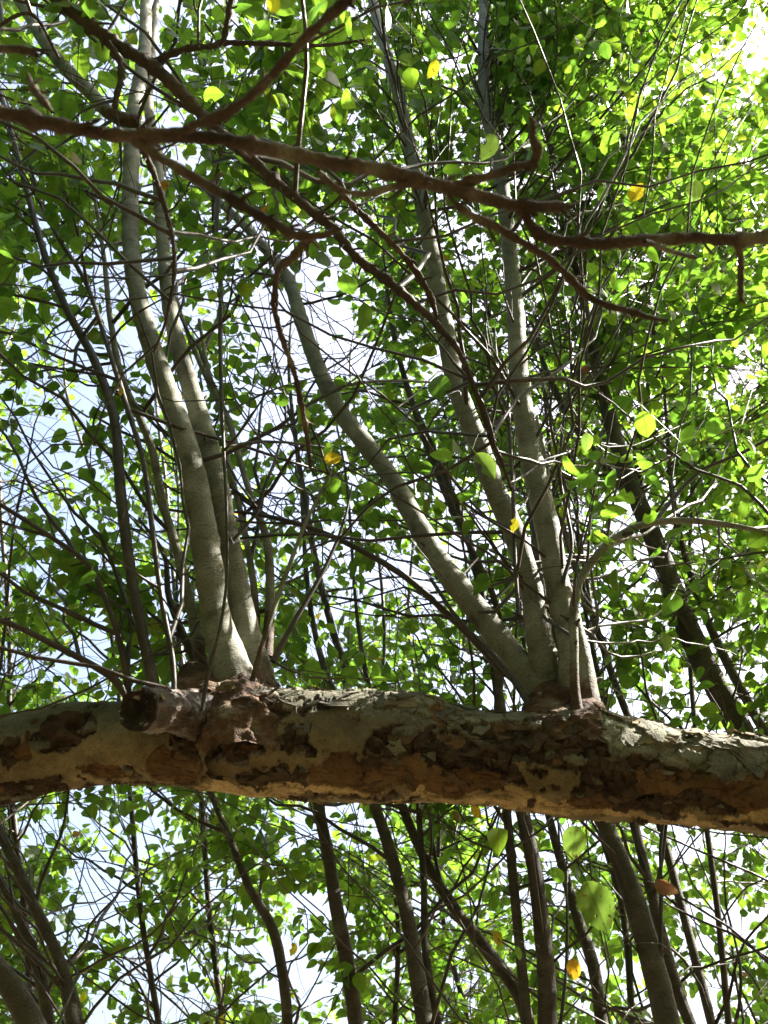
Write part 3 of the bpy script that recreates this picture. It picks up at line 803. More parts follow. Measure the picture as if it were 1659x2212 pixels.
nbp('branch', seg([(690, 510, 14), (650, 530, 18), (625, 560, 22), (605, 572, 16), (598, 640, 15), (610, 720, 14), (640, 820, 12), (660, 930, 12), (670, 1010, 8)], 1.25, 1.6), 'brown')
nbp('branch', seg([(985, 440, 16), (1030, 468, 18), (1080, 490, 20), (1130, 520, 17), (1180, 550, 19), (1230, 590, 16), (1270, 628, 19), (1310, 652, 15), (1360, 670, 15), (1400, 684, 13), (1440, 692, 8)], 1.0, 1.05), 'brown')
nbp('branch', seg([(960, 404, 16), (1010, 392, 18), (1070, 372, 18), (1120, 352, 18), (1160, 350, 13)], 1.0, 1.0), 'brown')
nbp('bud', seg([(1148, 352, 15), (1160, 320, 26), (1150, 290, 16), (1152, 260, 17), (1146, 245, 8)], 1.0, 0.99), 'brown')
nbp('branch', seg([(945, 396, 12), (900, 398, 14), (840, 408, 14), (790, 420, 15), (750, 415, 12), (700, 380, 8)], 1.0, 0.95), 'brown')
nbp('branch', seg([(1600, 518, 20), (1606, 550, 16), (1604, 600, 14), (1602, 650, 10)], 0.95, 0.98), 'brown')
nbp('branch', seg([(1400, 514, 12), (1450, 535, 12), (1510, 555, 10)], 0.95, 1.0), 'brown')
nbp('twig', seg([(-40, 105, 20), (10, 106, 22), (50, 108, 20), (80, 118, 14)], 1.0, 1.0, [[-1.98, 0.6, 2.6, 0.02], [-1.2, 0.55, 2.62, 0.012]]), 'brown')
nbp('bud', seg([(60, 160, 6), (70, 190, 18), (88, 210, 18), (108, 232, 8)], 1.0, 0.96), 'brown')
# darker branch hanging further back
nbp('branch', seg([(90, -30, 27), (140, 15, 28), (200, 55, 31), (250, 90, 30), (330, 140, 31), (380, 185, 28), (420, 232, 30), (470, 285, 28), (520, 322, 28), (600, 400, 25), (660, 450, 22), (720, 498, 22), (760, 550, 20), (850, 620, 20), (930, 690, 17), (1000, 780, 13), (1030, 860, 12), (1060, 940, 10), (1090, 1000, 9), (1108, 1060, 5)], 1.75, 1.85,
      [[-1.85, 0.7, 3.6, 0.04], [-1.3, 0.85, 3.4, 0.03]]), 'dark')
nbp('branch', seg([(330, 138, 18), (370, 118, 15), (430, 96, 14), (485, 82, 12), (495, 40, 13), (505, -20, 12), (520, -90, 8)], 1.78, 1.7), 'dark')
nbp('branch', seg([(485, 84, 12), (540, 88, 11), (620, 92, 10), (710, 94, 8), (790, 84, 5)], 1.76, 1.8), 'dark')
nbp('branch', seg([(240, 90, 12), (262, 130, 14), (262, 180, 13), (250, 220, 12), (250, 258, 10)], 1.75, 1.72), 'dark')
nbp('branch', seg([(300, 300, 14), (330, 370, 14), (350, 430, 13), (372, 520, 10), (375, 600, 10), (362, 680, 8), (330, 760, 5)], 1.55, 1.6), 'dark')
nbp('branch', seg([(690, 372, 16), (740, 420, 13), (790, 470, 14), (840, 520, 13), (890, 578, 14), (925, 640, 14), (945, 690, 9)], 1.6, 1.75), 'brown')
nbp('branch', seg([(130, 130, 6), (60, 30, 8), (0, 60, 9), (-40, 90, 9)][::-1], 1.6, 1.6), 'dark')

# ------------------------------------------------------------------ 3. trees behind, each traced by its trunk
def to_ground(ctl):
    """carry a traced trunk (rows from its lowest traced point upward) down to the ground"""
    p = ctl[0]; d = ctl[0, :3] - ctl[1, :3]
    d = d / np.linalg.norm(d)
    lean = d[:2] / max(-d[2], 0.6)
    h0 = p[2]
    low = [[p[0] + lean[0] * h0 * 0.6, p[1] + lean[1] * h0 * 0.3, -0.15, p[3] * 1.6], [p[0] + lean[0] * h0 * 0.35, p[1] + lean[1] * h0 * 0.2, h0 * 0.5, p[3] * 1.15]]
    return np.r_[low, ctl]
def back_tree(rows, Y0, Y1, label, top=3.0, name='tree', m='trunk', sides=14, forks=(), group=None, wide=0.74):
    ctl = to_ground(trace(rows, Y0, Y1, wide))
    d = norm(ctl[-1, :3] - ctl[-3, :3]); d = norm(d + np.array([0, 0, 0.8]))
    e = ctl[-1]
    if top:
        ctl = np.r_[ctl, [[*(e[:3] + d * top * 0.5 + np.array([0.05, 0.02, 0])), e[3] * 0.6], [*(e[:3] + d * top), e[3] * 0.2]]]
    base = (ctl[0, 0], ctl[0, 1], 0)
    t = new_tree(name, label, 'tree', base, group)
    stem_part(t, 'trunk', ctl, M[m], sides, 0.03, 0.12)
    for frows, f0, f1 in forks:
        stem_part(t, 'fork', trace(frows, f0, f1, wide), M[m], 10, 0.03, 0.12)
    return t
back_tree([(775, 2260, 44), (750, 2080, 45), (725, 1950, 40), (710, 1850, 36), (690, 1745, 34), (725, 1560, 26), (750, 1480, 22), (718, 1360, 22), (690, 1250, 20), (662, 1100, 18), (640, 960, 14), (625, 820, 10)], 3.0, 2.7,
          'slender dark tree with a sinuous trunk under the middle of the limb', 2.0)
back_tree([(925, 2260, 52), (900, 2100, 48), (880, 1980, 42), (840, 1830, 36), (808, 1735, 32), (760, 1600, 26), (700, 1440, 20)], 2.9, 2.9,
          'tree with a ridged brown trunk leaning below the middle of the limb', 2.5, forks=[([(950, 2230, 24), (920, 2060, 24), (915, 1900, 20), (905, 1760, 18), (900, 1600, 12)], 2.95, 3.0)])
back_tree([(1150, 2260, 42), (1130, 2170, 40), (1050, 2050, 38), (980, 1960, 34), (930, 1880, 30), (880, 1770, 28), (840, 1650, 22), (800, 1500, 16)], 3.1, 3.0,
          'dark tree slanting strongly up to the limb, its foot beside a straight trunk', 2.5)
back_tree([(1182, 2260, 66), (1180, 2100, 60), (1170, 2000, 55), (1155, 1880, 50), (1130, 1760, 46), (1095, 1600, 40), (1060, 1400, 28), (1010, 1160, 24), (950, 1000, 20), (905, 900, 16), (860, 760, 12)], 2.8, 2.5,
          'tree with a straight grey trunk directly beneath the denser cluster of shoots', 2.0, wide=0.66)
back_tree([(1455, 2270, 80), (1415, 2100, 70), (1375, 1960, 65), (1340, 1860, 56), (1305, 1770, 50), (1265, 1640, 42), (1215, 1440, 30)], 2.6, 2.6,
          'tree with the stoutest grey trunk of those below the limb, leaning', 2.5, forks=[([(1320, 1800, 20), (1290, 1650, 20), (1310, 1500, 14)], 2.6, 2.7)])
back_tree([(1510, 2260, 34), (1460, 2130, 36), (1430, 2020, 32), (1400, 1900, 30), (1370, 1780, 28), (1330, 1620, 22), (1280, 1400, 14)], 2.9, 2.9,
          'thinner dark tree running close along the stoutest leaning trunk below the limb', 2.5)
back_tree([(1305, 2260, 38), (1280, 2080, 36), (1250, 1990, 32), (1220, 1890, 28), (1190, 1780, 24), (1160, 1600, 18)], 3.3, 3.3,
          'dark leaning tree showing between the straight grey trunk and the stoutest trunk', 2.5)
back_tree([(625, 2260, 32), (610, 2100, 31), (590, 2010, 30), (540, 1920, 24), (500, 1820, 20), (450, 1700, 16), (400, 1500, 12)], 3.0, 3.0,
          'thin dark tree below the left cluster of shoots, curving away under the limb', 2.5)
back_tree([(170, 2260, 52), (150, 2150, 46), (130, 2080, 34), (80, 1970, 32), (30, 1860, 28), (0, 1800, 26), (-60, 1650, 20)], 2.8, 2.8,
          'dark forked tree before the open sky under the thin end of the limb', 2.5, forks=[([(110, 2240, 36), (80, 2080, 34), (30, 1960, 26), (0, 1900, 22), (-80, 1780, 14)], 2.9, 2.9)])
back_tree([(100, 2280, 80), (40, 2160, 66), (0, 2100, 60), (-90, 1960, 50), (-200, 1760, 40)], 2.3, 2.3,
          'brown tree leaning out of view in the lower left corner', 2.5)
back_tree([(1760, 2000, 76), (1690, 1780, 66), (1590, 1560, 56), (1530, 1450, 54), (1470, 1320, 48), (1430, 1210, 45), (1390, 1110, 40), (1345, 1000, 36), (1312, 880, 30), (1285, 780, 24), (1250, 600, 18), (1200, 430, 10)], 2.7, 2.3,
          'forked tree with a thick dark trunk rising above the limb beyond the shoots', 1.0, wide=1.0, forks=[([(1375, 1085, 24), (1290, 985, 20), (1230, 900, 17), (1180, 800, 12), (1150, 700, 7)], 2.6, 2.6), ([(1385, 1080, 20), (1378, 960, 18), (1400, 840, 14), (1415, 700, 10)], 2.6, 2.5)])
back_tree([(1780, 1800, 40), (1640, 1560, 30), (1570, 1430, 28), (1520, 1320, 24), (1480, 1200, 20), (1450, 1050, 16), (1440, 900, 12)], 3.0, 2.8,
          'slim bluish tree beside the thick forked trunk above the limb', 1.5)
back_tree([(1420, 1760, 24), (1380, 1610, 24), (1330, 1480, 22), (1280, 1330, 20), (1240, 1220, 18), (1200, 1060, 14), (1180, 900, 10)], 3.2, 3.1,
          'thin tree rising behind the limb, close past the sunlit edge of the denser cluster', 1.5)
back_tree([(1090, 1700, 26), (1075, 1530, 24), (1085, 1420, 20), (1070, 1300, 18), (1015, 1180, 20), (960, 1060, 20), (900, 900, 18), (850, 720, 16), (830, 560, 10)], 2.7, 2.4,
          'thin greyish tree seen between the slanting shoot and the cluster on the limb', 1.5)
# thin saplings filling the thicket
SAPL = ['slender sapling out past the thin end of the limb', 'slender sapling beside the thin end of the limb', 'slender sapling before the open sky under the thin end of the limb', 'slender sapling under the sawn stub', 'slender sapling under the sunlit cluster beside the stub',
        'slender sapling behind the ridged brown trunk', 'slender sapling behind the foot of the slanting dark trunk', 'slender sapling behind the stoutest leaning trunk', 'slender sapling below the thick end of the limb', 'slender sapling at the edge of the thicket below the mossy bark', 'slender sapling beyond the thick end of the limb', 'outermost slender sapling beyond the thick end of the limb']
for q in range(12):
    xb = [-420, -180, 60, 330, 470, 840, 1010, 1350, 1570, 1720, 1950, 2200][q]
    Yb = [3.2, 2.9, 3.8, 3.6, 4.2, 3.9, 4.4, 4.0, 3.4, 3.8, 3.2, 3.0][q]
    w0 = rng.uniform(16, 24)
    ln = rng.uniform(-170, -60)
    rows = [(xb - ln * 0.15, 2280, w0)] + [(xb + ln * f + rng.normal(0, 18), 2280 - 1500 * f, w0 * (1 - 0.6 * f)) for f in (0.2, 0.4, 0.6, 0.8, 1.0)]
    back_tree(rows, Yb, Yb * 0.92, SAPL[q], 1.0, 'sapling', 'twig', 8, group='slender saplings in the thicket')

# high limbs out of view over the viewer, added to carry shading leaves
for t_, nm, P_ in ((nb, 'branch', [(-2.0, .6, 2.6, .05), (-1.5, -.2, 3.6, .04), (-.6, -1.2, 4.3, .03), (.4, -2.2, 4.8, .015)]), (nb, 'branch', [(-1.85, .7, 3.5, .045), (-1.0, -.1, 4.4, .03), (0.2, -.6, 5.0, .015)]), (nb, 'branch', [(-2.05, .5, 2.3, .045), (-2.6, -.8, 3.4, .03), (-2.6, -2.2, 4.2, .015)]),
                   (old, 'limb', [(1.8, 1.58, 1.2, .12), (2.1, 1.35, 2.4, .10), (2.4, 1.0, 3.6, .07), (2.8, .9, 5.2, .03)]), (old, 'limb', [(2.15, 1.3, 2.6, .08), (2.0, .4, 3.6, .06), (1.5, -.9, 4.4, .035), (1.2, -2.2, 4.9, .015)]), (old, 'limb', [(2.4, 1.0, 3.5, .06), (3.2, 1.8, 4.4, .04), (4.0, 2.4, 5.0, .02)])):
    stem_part(t_, nm, np.array(P_), M['trunk'], 14, 0.04, 0.12)
# ------------------------------------------------------------------ branches, twigs and leaves
SP = np.concatenate([s[0] for s in STEMS]); SR = np.concatenate([s[1] for s in STEMS]); ST = np.concatenate([np.full(len(s[0]), s[2]) for s in STEMS])
keep = (SP[:, 2] > 1.5)
SP, SR, ST = SP[keep], SR[keep], ST[keep]
SX, SY, SD = project(SP)
keep = ~((SX > -50) & (SX < 1710) & (SY > -40) & (SY < 2250) & (SD < 1.45))       # no leafy branches out of the near bare branch
SP, SR, ST = SP[keep], SR[keep], ST[keep]

# what must stay clear in front of the limb and the big shoots
MAINX = []
for s in STEMS:
    pass
def limb_band(x, y, d, pad=8):
    yc = np.interp(x, px[::10][np.argsort(px[::10])], py[::10][np.argsort(px[::10])])
    hw = np.interp(x, [-600, 0, 300, 700, 1200, 1659, 2000], [75, 95, 88, 122, 112, 110, 120])
    dl = np.interp(x, [0, 1659], [2.15, 1.95])
    return (np.abs(y - yc) < hw + pad) & (d < dl + 0.05) & (d > 0.1)
def near_shoots():
    out = []
    for s in STEMS:
        x, y, d = project(s[0])
        if s[2] == old and s[1].max() > 0.0115: out.append((x, y, d, s[1] * FPX / d))
    return out
SHOOTS = near_shoots()[1:]
TRUNKS = []
for s in STEMS:
    if s[2] > nb and s[1].max() > 0.02:
        x, y, d = project(s[0]); ok = (s[0][:, 2] > 1.6) & (y > -100)
        if ok.sum() > 4: TRUNKS.append((x[ok], y[ok], d[ok], s[1][ok] * FPX / d[ok]))
def before_trunk(x, y, d, pad): return before_shoot(x, y, d, pad, TRUNKS)
def before_shoot(x, y, d, pad=12, what=None):
    hit = np.zeros(len(x), bool)
    for sx_, sy_, sd_, sw_ in (what or SHOOTS):
        o = np.argsort(sy_)
        xc = np.interp(y, sy_[o], sx_[o], left=-9e3, right=-9e3)
        ww = np.interp(y, sy_[o], sw_[o]); dd = np.interp(y, sy_[o], sd_[o])
        hit |= (np.abs(x - xc) < ww + pad) & (d < dd)
    return hit

EYE_LEAVES = [(460, 205, 66, 5, 'lime', 1.7), (838, 42, 70, 100, 'leaf', 1.7), (733, 258, 34, 90, 'lime', 1.9), (888, 168, 66, 80, 'lime', 1.75), (936, 150, 50, 100, 'yellow', 1.75), (1308, 112, 52, 90, 'leaf', 1.8), (1602, 80, 40, 20, 'lime', 1.9), (1055, 318, 78, 115, 'pale', 1.62),
          (978, 366, 56, 0, 'lime', 1.9), (1035, 372, 40, 30, 'lime', 1.9), (1395, 920, 84, 75, 'lime', 1.85), (1402, 1118, 54, 170, 'lime', 1.8), (1050, 1005, 88, 60, 'pale', 1.75), (1235, 1010, 84, 70, 'leaf', 1.9), (1268, 955, 52, 95, 'pale', 1.9), (1608, 1292, 52, 110, 'leaf', 2.0),
          (1075, 1810, 86, 85, 'leaf', 2.0), (1240, 1822, 96, 100, 'pale', 2.0), (1205, 1895, 60, 90, 'leaf', 2.1), (1075, 2028, 44, 70, 'yellow', 2.4), (1240, 2095, 58, 80, 'yellow', 2.2), (1408, 548, 74, 100, 'lime', 1.9), (1500, 415, 66, 95, 'pale', 1.95), (1325, 606, 46, 120, 'lime', 1.9),
          (950, 832, 96, -85, 'leaf', 1.95), (790, 685, 78, 85, 'leaf', 2.0), (752, 620, 80, 80, 'leaf', 2.0), (190, 1255, 70, 90, 'leaf', 1.85), (222, 112, 56, 80, 'leaf', 1.8), (175, 62, 80, 30, 'leaf', 1.8), (1265, 800, 30, 90, 'dead', 2.2), (260, 845, 26, 90, 'yellow', 1.9), (1440, 1920, 70, 30, 'dead', 2.1),
          (1440, 1385, 56, 95, 'pale', 2.1), (985, 1765, 30, 90, 'dead', 2.3), (145, 965, 36, 80, 'leaf', 2.4), (118, 972, 38, 95, 'leaf', 2.4), (1075, 1895, 60, 80, 'pale', 2.1), (720, 990, 50, 0, 'yellow', 2.1), (355, 400, 34, 120, 'yellow', 2.0), (1110, 1135, 40, 100, 'yellow', 1.7), (1120, 2060, 40, 90, 'leaf', 2.3), (1545, 930, 80, 100, 'leaf', 2.1), (1300, 420, 44, 85, 'leaf', 2.1), (820, 115, 40, 10, 'pale', 1.7), (555, 240, 60, 20, 'leaf', 1.9)]
GAPS = [(100, 950, 95, 62), (70, 1020, 50, 40), (770, 775, 85, 55), (725, 730, 50, 50), (800, 860, 35, 40), (60, 1440, 125, 50), (200, 1400, 55, 45), (860, 1240, 55, 60), (930, 1290, 40, 45), (1190, 880, 40, 32), (1290, 430, 35, 30), (70, 1800, 55, 38), (200, 1880, 55, 38), (300, 2090, 95, 50), (390, 2170, 90, 36), (200, 1960, 65, 45), (90, 280, 50, 26), (1000, 2120, 50, 34), (1140, 1950, 35, 50), (1480, 1835, 40, 45), (1580, 1990, 48, 42), (1560, 2130, 45, 40), (1245, 1195, 45, 30), (1290, 1360, 45, 40), (600, 1060, 36, 30), (480, 1130, 40, 36), (1600, 820, 40, 40), (690, 1400, 36, 32), (340, 1720, 50, 26)]
SUNSPOTS = [(545, 1425, 0.07), (520, 1390, 0.05), (562, 1460, 0.06), (535, 1470, 0.05), (1272, 1500, 0.07), (1265, 1430, 0.06), (1262, 1370, 0.04), (1212, 1230, 0.035), (1140, 1190, 0.03), (1150, 1240, 0.02), (372, 850, 0.035), (428, 862, 0.03), (402, 800, 0.02), (402, 830, 0.02), (305, 210, 0.035), (318, 60, 0.04), (790, 935, 0.03), (1028, 1110, 0.02), (1130, 700, 0.03), (975, 690, 0.02),
            (570, 1390, 0.02), (600, 1300, 0.02), (640, 1190, 0.02), (205, 740, 0.03), (160, 640, 0.02), (245, 830, 0.03), (345, 1290, 0.02), (1245, 1480, 0.02), (1243, 1400, 0.015), (895, 1120, 0.015), (955, 1230, 0.015), (1560, 1480, 0.02), (1440, 1230, 0.015), (470, 560, 0.02), (480, 700, 0.02)]
SPP, SPR = [], []
for x_, y_, r_ in SUNSPOTS:                                     # a gap in the crown towards the sun for each sunlit patch on a stem
    best = None
    for P_, R_, t_ in STEMS:
        if t_ == nb: continue
        a_, b_, c_ = project(P_)
        dd_ = np.hypot(a_ - x_, b_ - y_) - R_ * FPX / np.maximum(c_, .1)
        k_ = int(np.argmin(dd_))
        if best is None or (dd_[k_], c_[k_]) < best[0]: best = ((max(dd_[k_], 0), c_[k_]), P_[k_] - norm(P_[k_] - EYE) * R_[k_])
    SPP.append(best[1]); SPR.append(r_)
for x_, y_, Y_, r_ in [(350, 1500, 1.62, 0.0), (1540, 1585, 1.72, 0.05), (1440, 1575, 1.72, 0.05), (1620, 1592, 1.73, 0.04), (610, 1560, 1.76, 0.02)]:
    SPP.append(at(x_, y_, Y_)); SPR.append(r_)
for a_ in EYE_LEAVES:
    if a_[:2] in ((460, 205), (1395, 920), (1050, 1005)): SPP.append(at_depth(a_[0], a_[1], a_[5])); SPR.append(0.03)
SPP = np.array(SPP); SPR = np.array(SPR)
def thick(B, n=8):
    t = np.linspace(0, len(B) - 1, len(B) * n)
    return np.stack([np.interp(t, np.arange(len(B)), B[:, k]) for k in range(3)], -1)
def in_sunbeam(P, pad=0.0):
    out = np.zeros(len(P), bool)
    for c, r in zip(SPP, SPR):
        q = P - c; s = q @ SUN
        out |= (s > 0.06) & (np.linalg.norm(q - s[:, None] * SUN, axis=1) < r + pad)
    return out

def seeds():
    S = []
    n = 0
    while n < 1140:
        x = rng.uniform(-260, 1920); y = rng.uniform(-260, 2420)
        d = 1.9 + 3.6 * rng.random() ** 1.1
        if y < 700: d = 1.75 + 3.2 * rng.random()
        if y > 1700: d = 2.9 + 3.2 * rng.random()
        if n > 700:
            d = rng.uniform(4.0, 6.6)
            if n % 5 < 3: x = rng.uniform(820, 1800); y = rng.uniform(-150, 1050); d = rng.uniform(3.2, 6.4)
        if n <= 700 and y > 1700 and rng.random() < 0.08: continue
        if n <= 700 and x > 800 and y < 1100: d = 2.4 + 3.2 * rng.random()
        if n <= 700 and x < 760 and y < 1300 and rng.random() < 0.30: continue
        if n > 1055: x = rng.uniform(1180, 1850); y = rng.uniform(-150, 850); d = rng.uniform(3.2, 6.2)
        elif n > 1030: x = rng.uniform(-200, 1900); y = rng.uniform(1740, 2400); d = rng.uniform(3.4, 6.0)
        p = at_depth(x, y, d)
        if p[2] < 1.85 or p[1] < 0.35: continue
        if 1440 < y < 1830 and d < 2.4: continue
        S.append(p); n += 1
    for _ in range(760):                                       # rest of the crowns out of view, added round about to block sun
        p = np.array([rng.uniform(-4.0, 5.0), rng.uniform(-3.5, 6.0), rng.uniform(2.9, 6.0)])
        x, y, d = project(p)
        if -200 < x < 1860 and -200 < y < 2400 and d > 0: continue
        if p[0] < 0.2 and p[1] < 2.5 and rng.random() < 0.65: continue
        if p[0] > 0.3 and p[2] < 3.4 and rng.random() < 0.6: continue
        if np.linalg.norm(p - EYE) < 1.5: continue
        S.append(p)
    return np.array(S)

def curve3(a, d0, b, n, sag=0.0):
    L = np.linalg.norm(b - a)
    t = np.linspace(0, 1, n)[:, None]
    c = a + d0 * L * 0.45
    P = (1 - t) ** 2 * a + 2 * t * (1 - t) * c + t ** 2 * b
    w = norm(rng.normal(size=3)) * L * 0.03
    return P + w * np.sin(t * math.pi * rng.uniform(1.5, 3)) * t

leafP, leafX, leafN, leafS, leafT = [], [], [], [], []          # base point, tip direction, face normal, length, tree
def add_leaf(p, tip, nrm, size, tree):
    leafP.append(p); leafX.append(tip); leafN.append(nrm); leafS.append(size); leafT.append(tree)

UP = np.array([0, 0, 1.0])
nbranch = {}
# long bare whips, straight and thin, all through the thicket
nw = 0
while nw < 950:
    q = int(rng.integers(len(SP)))
    a = SP[q]; tr = int(ST[q])
    x, y, d = project(a)
    if not (-300 < x < 1950 and -300 < y < 2500) or d < 1.5: continue
    if nw % 5 < 2 and not (1000 < x < 1900 and 200 < y < 1400): continue
    if nw % 5 == 2 and not (y > 1700): continue
    if nw % 5 == 3 and not (x < 700 and 300 < y): continue
    dr = norm(UP * rng.uniform(0.2, 1.1) + np.array([rng.normal(-0.25, 0.75), rng.normal(0, 0.55), 0]))
    l = rng.uniform(0.6, 2.0)
    B = curve3(a, norm(dr + rng.normal(0, 0.35, 3)), a + dr * l, 14)
    bx, by, bd = project(B)
    if np.any(limb_band(bx, by, bd) & (bx > -60) & (bx < 1720)) or np.any((bd < 1.4) & (bx > -50) & (bx < 1700)) or np.any(in_sunbeam(thick(B))): continue
    if np.any(before_shoot(bx, by, bd, 0)[3:]) and rng.random() < 0.88: continue
    wig = np.linspace(0, 1, 14)[:, None] * l
    so_ = rng.uniform(0, 90)
    B = B + np.stack([fbm(np.repeat(wig * 3.2, 3, 1) + so_ + k_ * 13, 31 + k_, 3)[:] - 0.5 for k_ in range(3)], -1) * np.minimum(wig * 0.6, 0.12)
    r0 = min(rng.uniform(0.0026, 0.0075), SR[q] * 0.8 + 0.001)
    nbranch[tr] = nbranch.get(tr, 0) + 1
    if nbranch[tr] > 290:
        TREES[tr]['tw'].add(*tube(B, np.linspace(r0, 0.0011, 14), 5)); nw += 1; continue
    g1 = Geo(); g1.add(*tube(B, np.linspace(r0, 0.0011, 14), 5, 0.12, 3)); link('branch', g1.mesh('branch', M['twig']), TREES[tr]['root'])
    nw += 1
for p in seeds():
    v = p - SP
    dist = np.linalg.norm(v, axis=1)
    cost = dist * (1 + 1.6 * np.clip(0.15 - v[:, 2] / (dist + 1e-6), 0, 1)) + 0.4 * np.clip(0.25 - dist, 0, 1) + rng.random(len(dist)) * 0.12
    q = int(np.argmin(cost))
    if dist[q] > 2.0: continue
    a = SP[q]; tr = int(ST[q])
    L = dist[q]
    if L < 0.2: p = a + (p - a) / L * 0.35; L = 0.35
    d0 = norm((p - a) / L + UP * rng.uniform(-0.1, 0.5) + rng.normal(0, 0.25, 3))
    B = curve3(a, d0, p, max(6, int(L / 0.06)))
    bx, by, bd = project(B)
    if np.any(limb_band(bx, by, bd) & (bx > -60) & (bx < 1720)): continue
    vis = (bx > 0) & (bx < IW) & (by > 0) & (by < IH)
    if np.any(vis & (bd < 1.3)): continue
    r0 = min(0.0032 + 0.0032 * L * rng.uniform(0.6, 1.3), SR[q] * 0.75 + 0.001)
    rb = np.linspace(r0, 0.0014, len(B))
    if np.any(in_sunbeam(thick(B))): continue
    if np.any(before_shoot(bx, by, bd, 0) & (np.arange(len(B)) > 3)) and rng.random() < 0.5: continue
    gg = TREES[tr]['tw']
    nbranch[tr] = nbranch.get(tr, 0) + 1
    if nbranch[tr] <= 290 and np.any(vis) and r0 * FPX / np.median(bd) > 1.8:
        g1 = Geo(); g1.add(*tube(B, rb, 7, 0.12, 3)); link('branch', g1.mesh('branch', M['twig']), TREES[tr]['root'])
    else:
        gg.add(*tube(B, rb, 5))
    bare = rng.random() < 0.16
    ntw = rng.integers(7, 11) if L > 0.4 else rng.integers(5, 8)
    bt = norm(np.gradient(B, axis=0))
    for k_ in range(ntw + 1):
        u = 1.0 if k_ == ntw else rng.uniform(0.22, 0.98)
        ii = min(int(u * (len(B) - 1)), len(B) - 1)
        c = B[ii]
        dr = norm(bt[ii] * rng.uniform(0.3, 1.0) + rng.normal(0, 0.62, 3) + UP * 0.15)
        l = rng.uniform(0.16, 0.46)
        e = c + dr * l + np.array([0, 0, -0.06 * l])
        W = curve3(c, norm(dr + rng.normal(0, 0.25, 3)), e, 6)
        wx, wy, wd = project(W)
        if np.any(limb_band(wx, wy, wd) & (wx > -40) & (wx < 1700)): continue
        if np.any((wd < 1.25) & (wx > 0) & (wx < IW) & (wy > 0) & (wy < IH)): continue
        if np.any(before_shoot(wx, wy, wd, 0)) and rng.random() < 0.6: continue
        if np.any(in_sunbeam(thick(W, 3))): continue
        if rng.random() < 0.75 and any(((wx[-1] - q_[0]) / q_[2]) ** 2 + ((wy[-1] - q_[1]) / q_[3]) ** 2 < 0.8 for q_ in GAPS): continue
        gg.add(*tube(W, np.linspace(rng.uniform(0.0016, 0.0028), 0.0008, 6), 3))
        if bare: continue
        nl = int(l / 0.027) + 1
        ph = rng.uniform(0, 6.28)
        wt = norm(e - c)
        n1 = norm(np.cross(wt, [0.2, 0.3, 0.9])); n2 = np.cross(wt, n1)
        for m_ in range(nl):
            t_ = (m_ + 0.6) / nl
            c2 = W[min(5, int(round(t_ * 5)))] + rng.normal(0, 0.004, 3)
            ph += 2.4
            out = n1 * math.cos(ph) + n2 * math.sin(ph)
            tip = norm(out * 0.8 + wt * 0.5 + np.array([0, 0, -0.45]) + rng.normal(0, 0.3, 3))
            nn = UP * 0.55 + rng.normal(0, 0.6, 3)
            nn = norm(nn - tip * (nn @ tip))
            add_leaf(c2, tip, nn, rng.uniform(0.036, 0.064), tr)
LPp, LX, LN, LSz, LT = map(np.array, (leafP, leafX, leafN, leafS, leafT))
print('branches', sum(nbranch.values()), 'leaves before culling', len(LPp))
cen = LPp + LX * (LSz * 0.8)[:, None]
cx, cy, cdp = project(cen)
rad = LSz * FPX / np.maximum(cdp, 0.1) * 0.5
drop = limb_band(cx, cy, cdp, 10 + 0.5 * rad) & (cx > -80) & (cx < 1740)
drop |= before_shoot(cx, cy, cdp, rad * 0.85) & (rng.random(len(cx)) < 0.985)
drop |= before_trunk(cx, cy, cdp, rad * 0.6) & (rng.random(len(cx)) < 0.8)
drop |= (cdp < 1.45) & (cx > -120) & (cx < 1780) & (cy > -120) & (cy < 2330) & (cdp > -0.5)
for gx_, gy_, gw_, gh_ in GAPS:
    q = (((cx - gx_) / gw_) ** 2 + ((cy - gy_) / gh_) ** 2) * 1.5
    drop |= (q < 0.7 + 0.5 * rng.random(len(cx))) & (rng.random(len(cx)) < 0.94) & (cdp > 0)
drop |= in_sunbeam(cen, 0.03)
kp = ~drop
LPp, LX, LN, LSz, LT = LPp[kp], LX[kp], LN[kp], LSz[kp], LT[kp]
cen, cx, cy, cdp, rad = cen[kp], cx[kp], cy[kp], cdp[kp], rad[kp]
print('leaves', len(LPp))

# which leaves show, and how large: a coarse depth buffer of discs
CELL = 6
GWd, GHt = int(IW / CELL) + 1, int(IH / CELL) + 1
occ = np.zeros((GHt, GWd), bool)
shown = np.zeros(len(LPp))
face = np.abs(np.sum(LN * norm(EYE - cen), 1))
order = np.argsort(cdp)
for q in order:
    if cdp[q] < 0.3 or cx[q] < -30 or cx[q] > IW + 30 or cy[q] < -30 or cy[q] > IH + 30: continue
    r_ = rad[q] * math.sqrt(max(face[q], 0.1)) * 0.85
    x0, x1 = int(max((cx[q] - r_) / CELL, 0)), int(min((cx[q] + r_) / CELL + 1, GWd))
    y0, y1 = int(max((cy[q] - r_) / CELL, 0)), int(min((cy[q] + r_) / CELL + 1, GHt))
    if x1 <= x0 or y1 <= y0: continue
    blk = occ[y0:y1, x0:x1]
    shown[q] = (~blk).sum()
    blk[:] = True
single = np.zeros(len(LPp), bool)
for t in range(len(TREES)):
    ids = np.where((LT == t) & (shown >= 5))[0]
    ids = ids[np.argsort(-shown[ids])][:290]
    single[ids] = True
print('single leaves', single.sum(), 'visible', (shown >= 5).sum(), 'sky share', 1 - occ.mean())

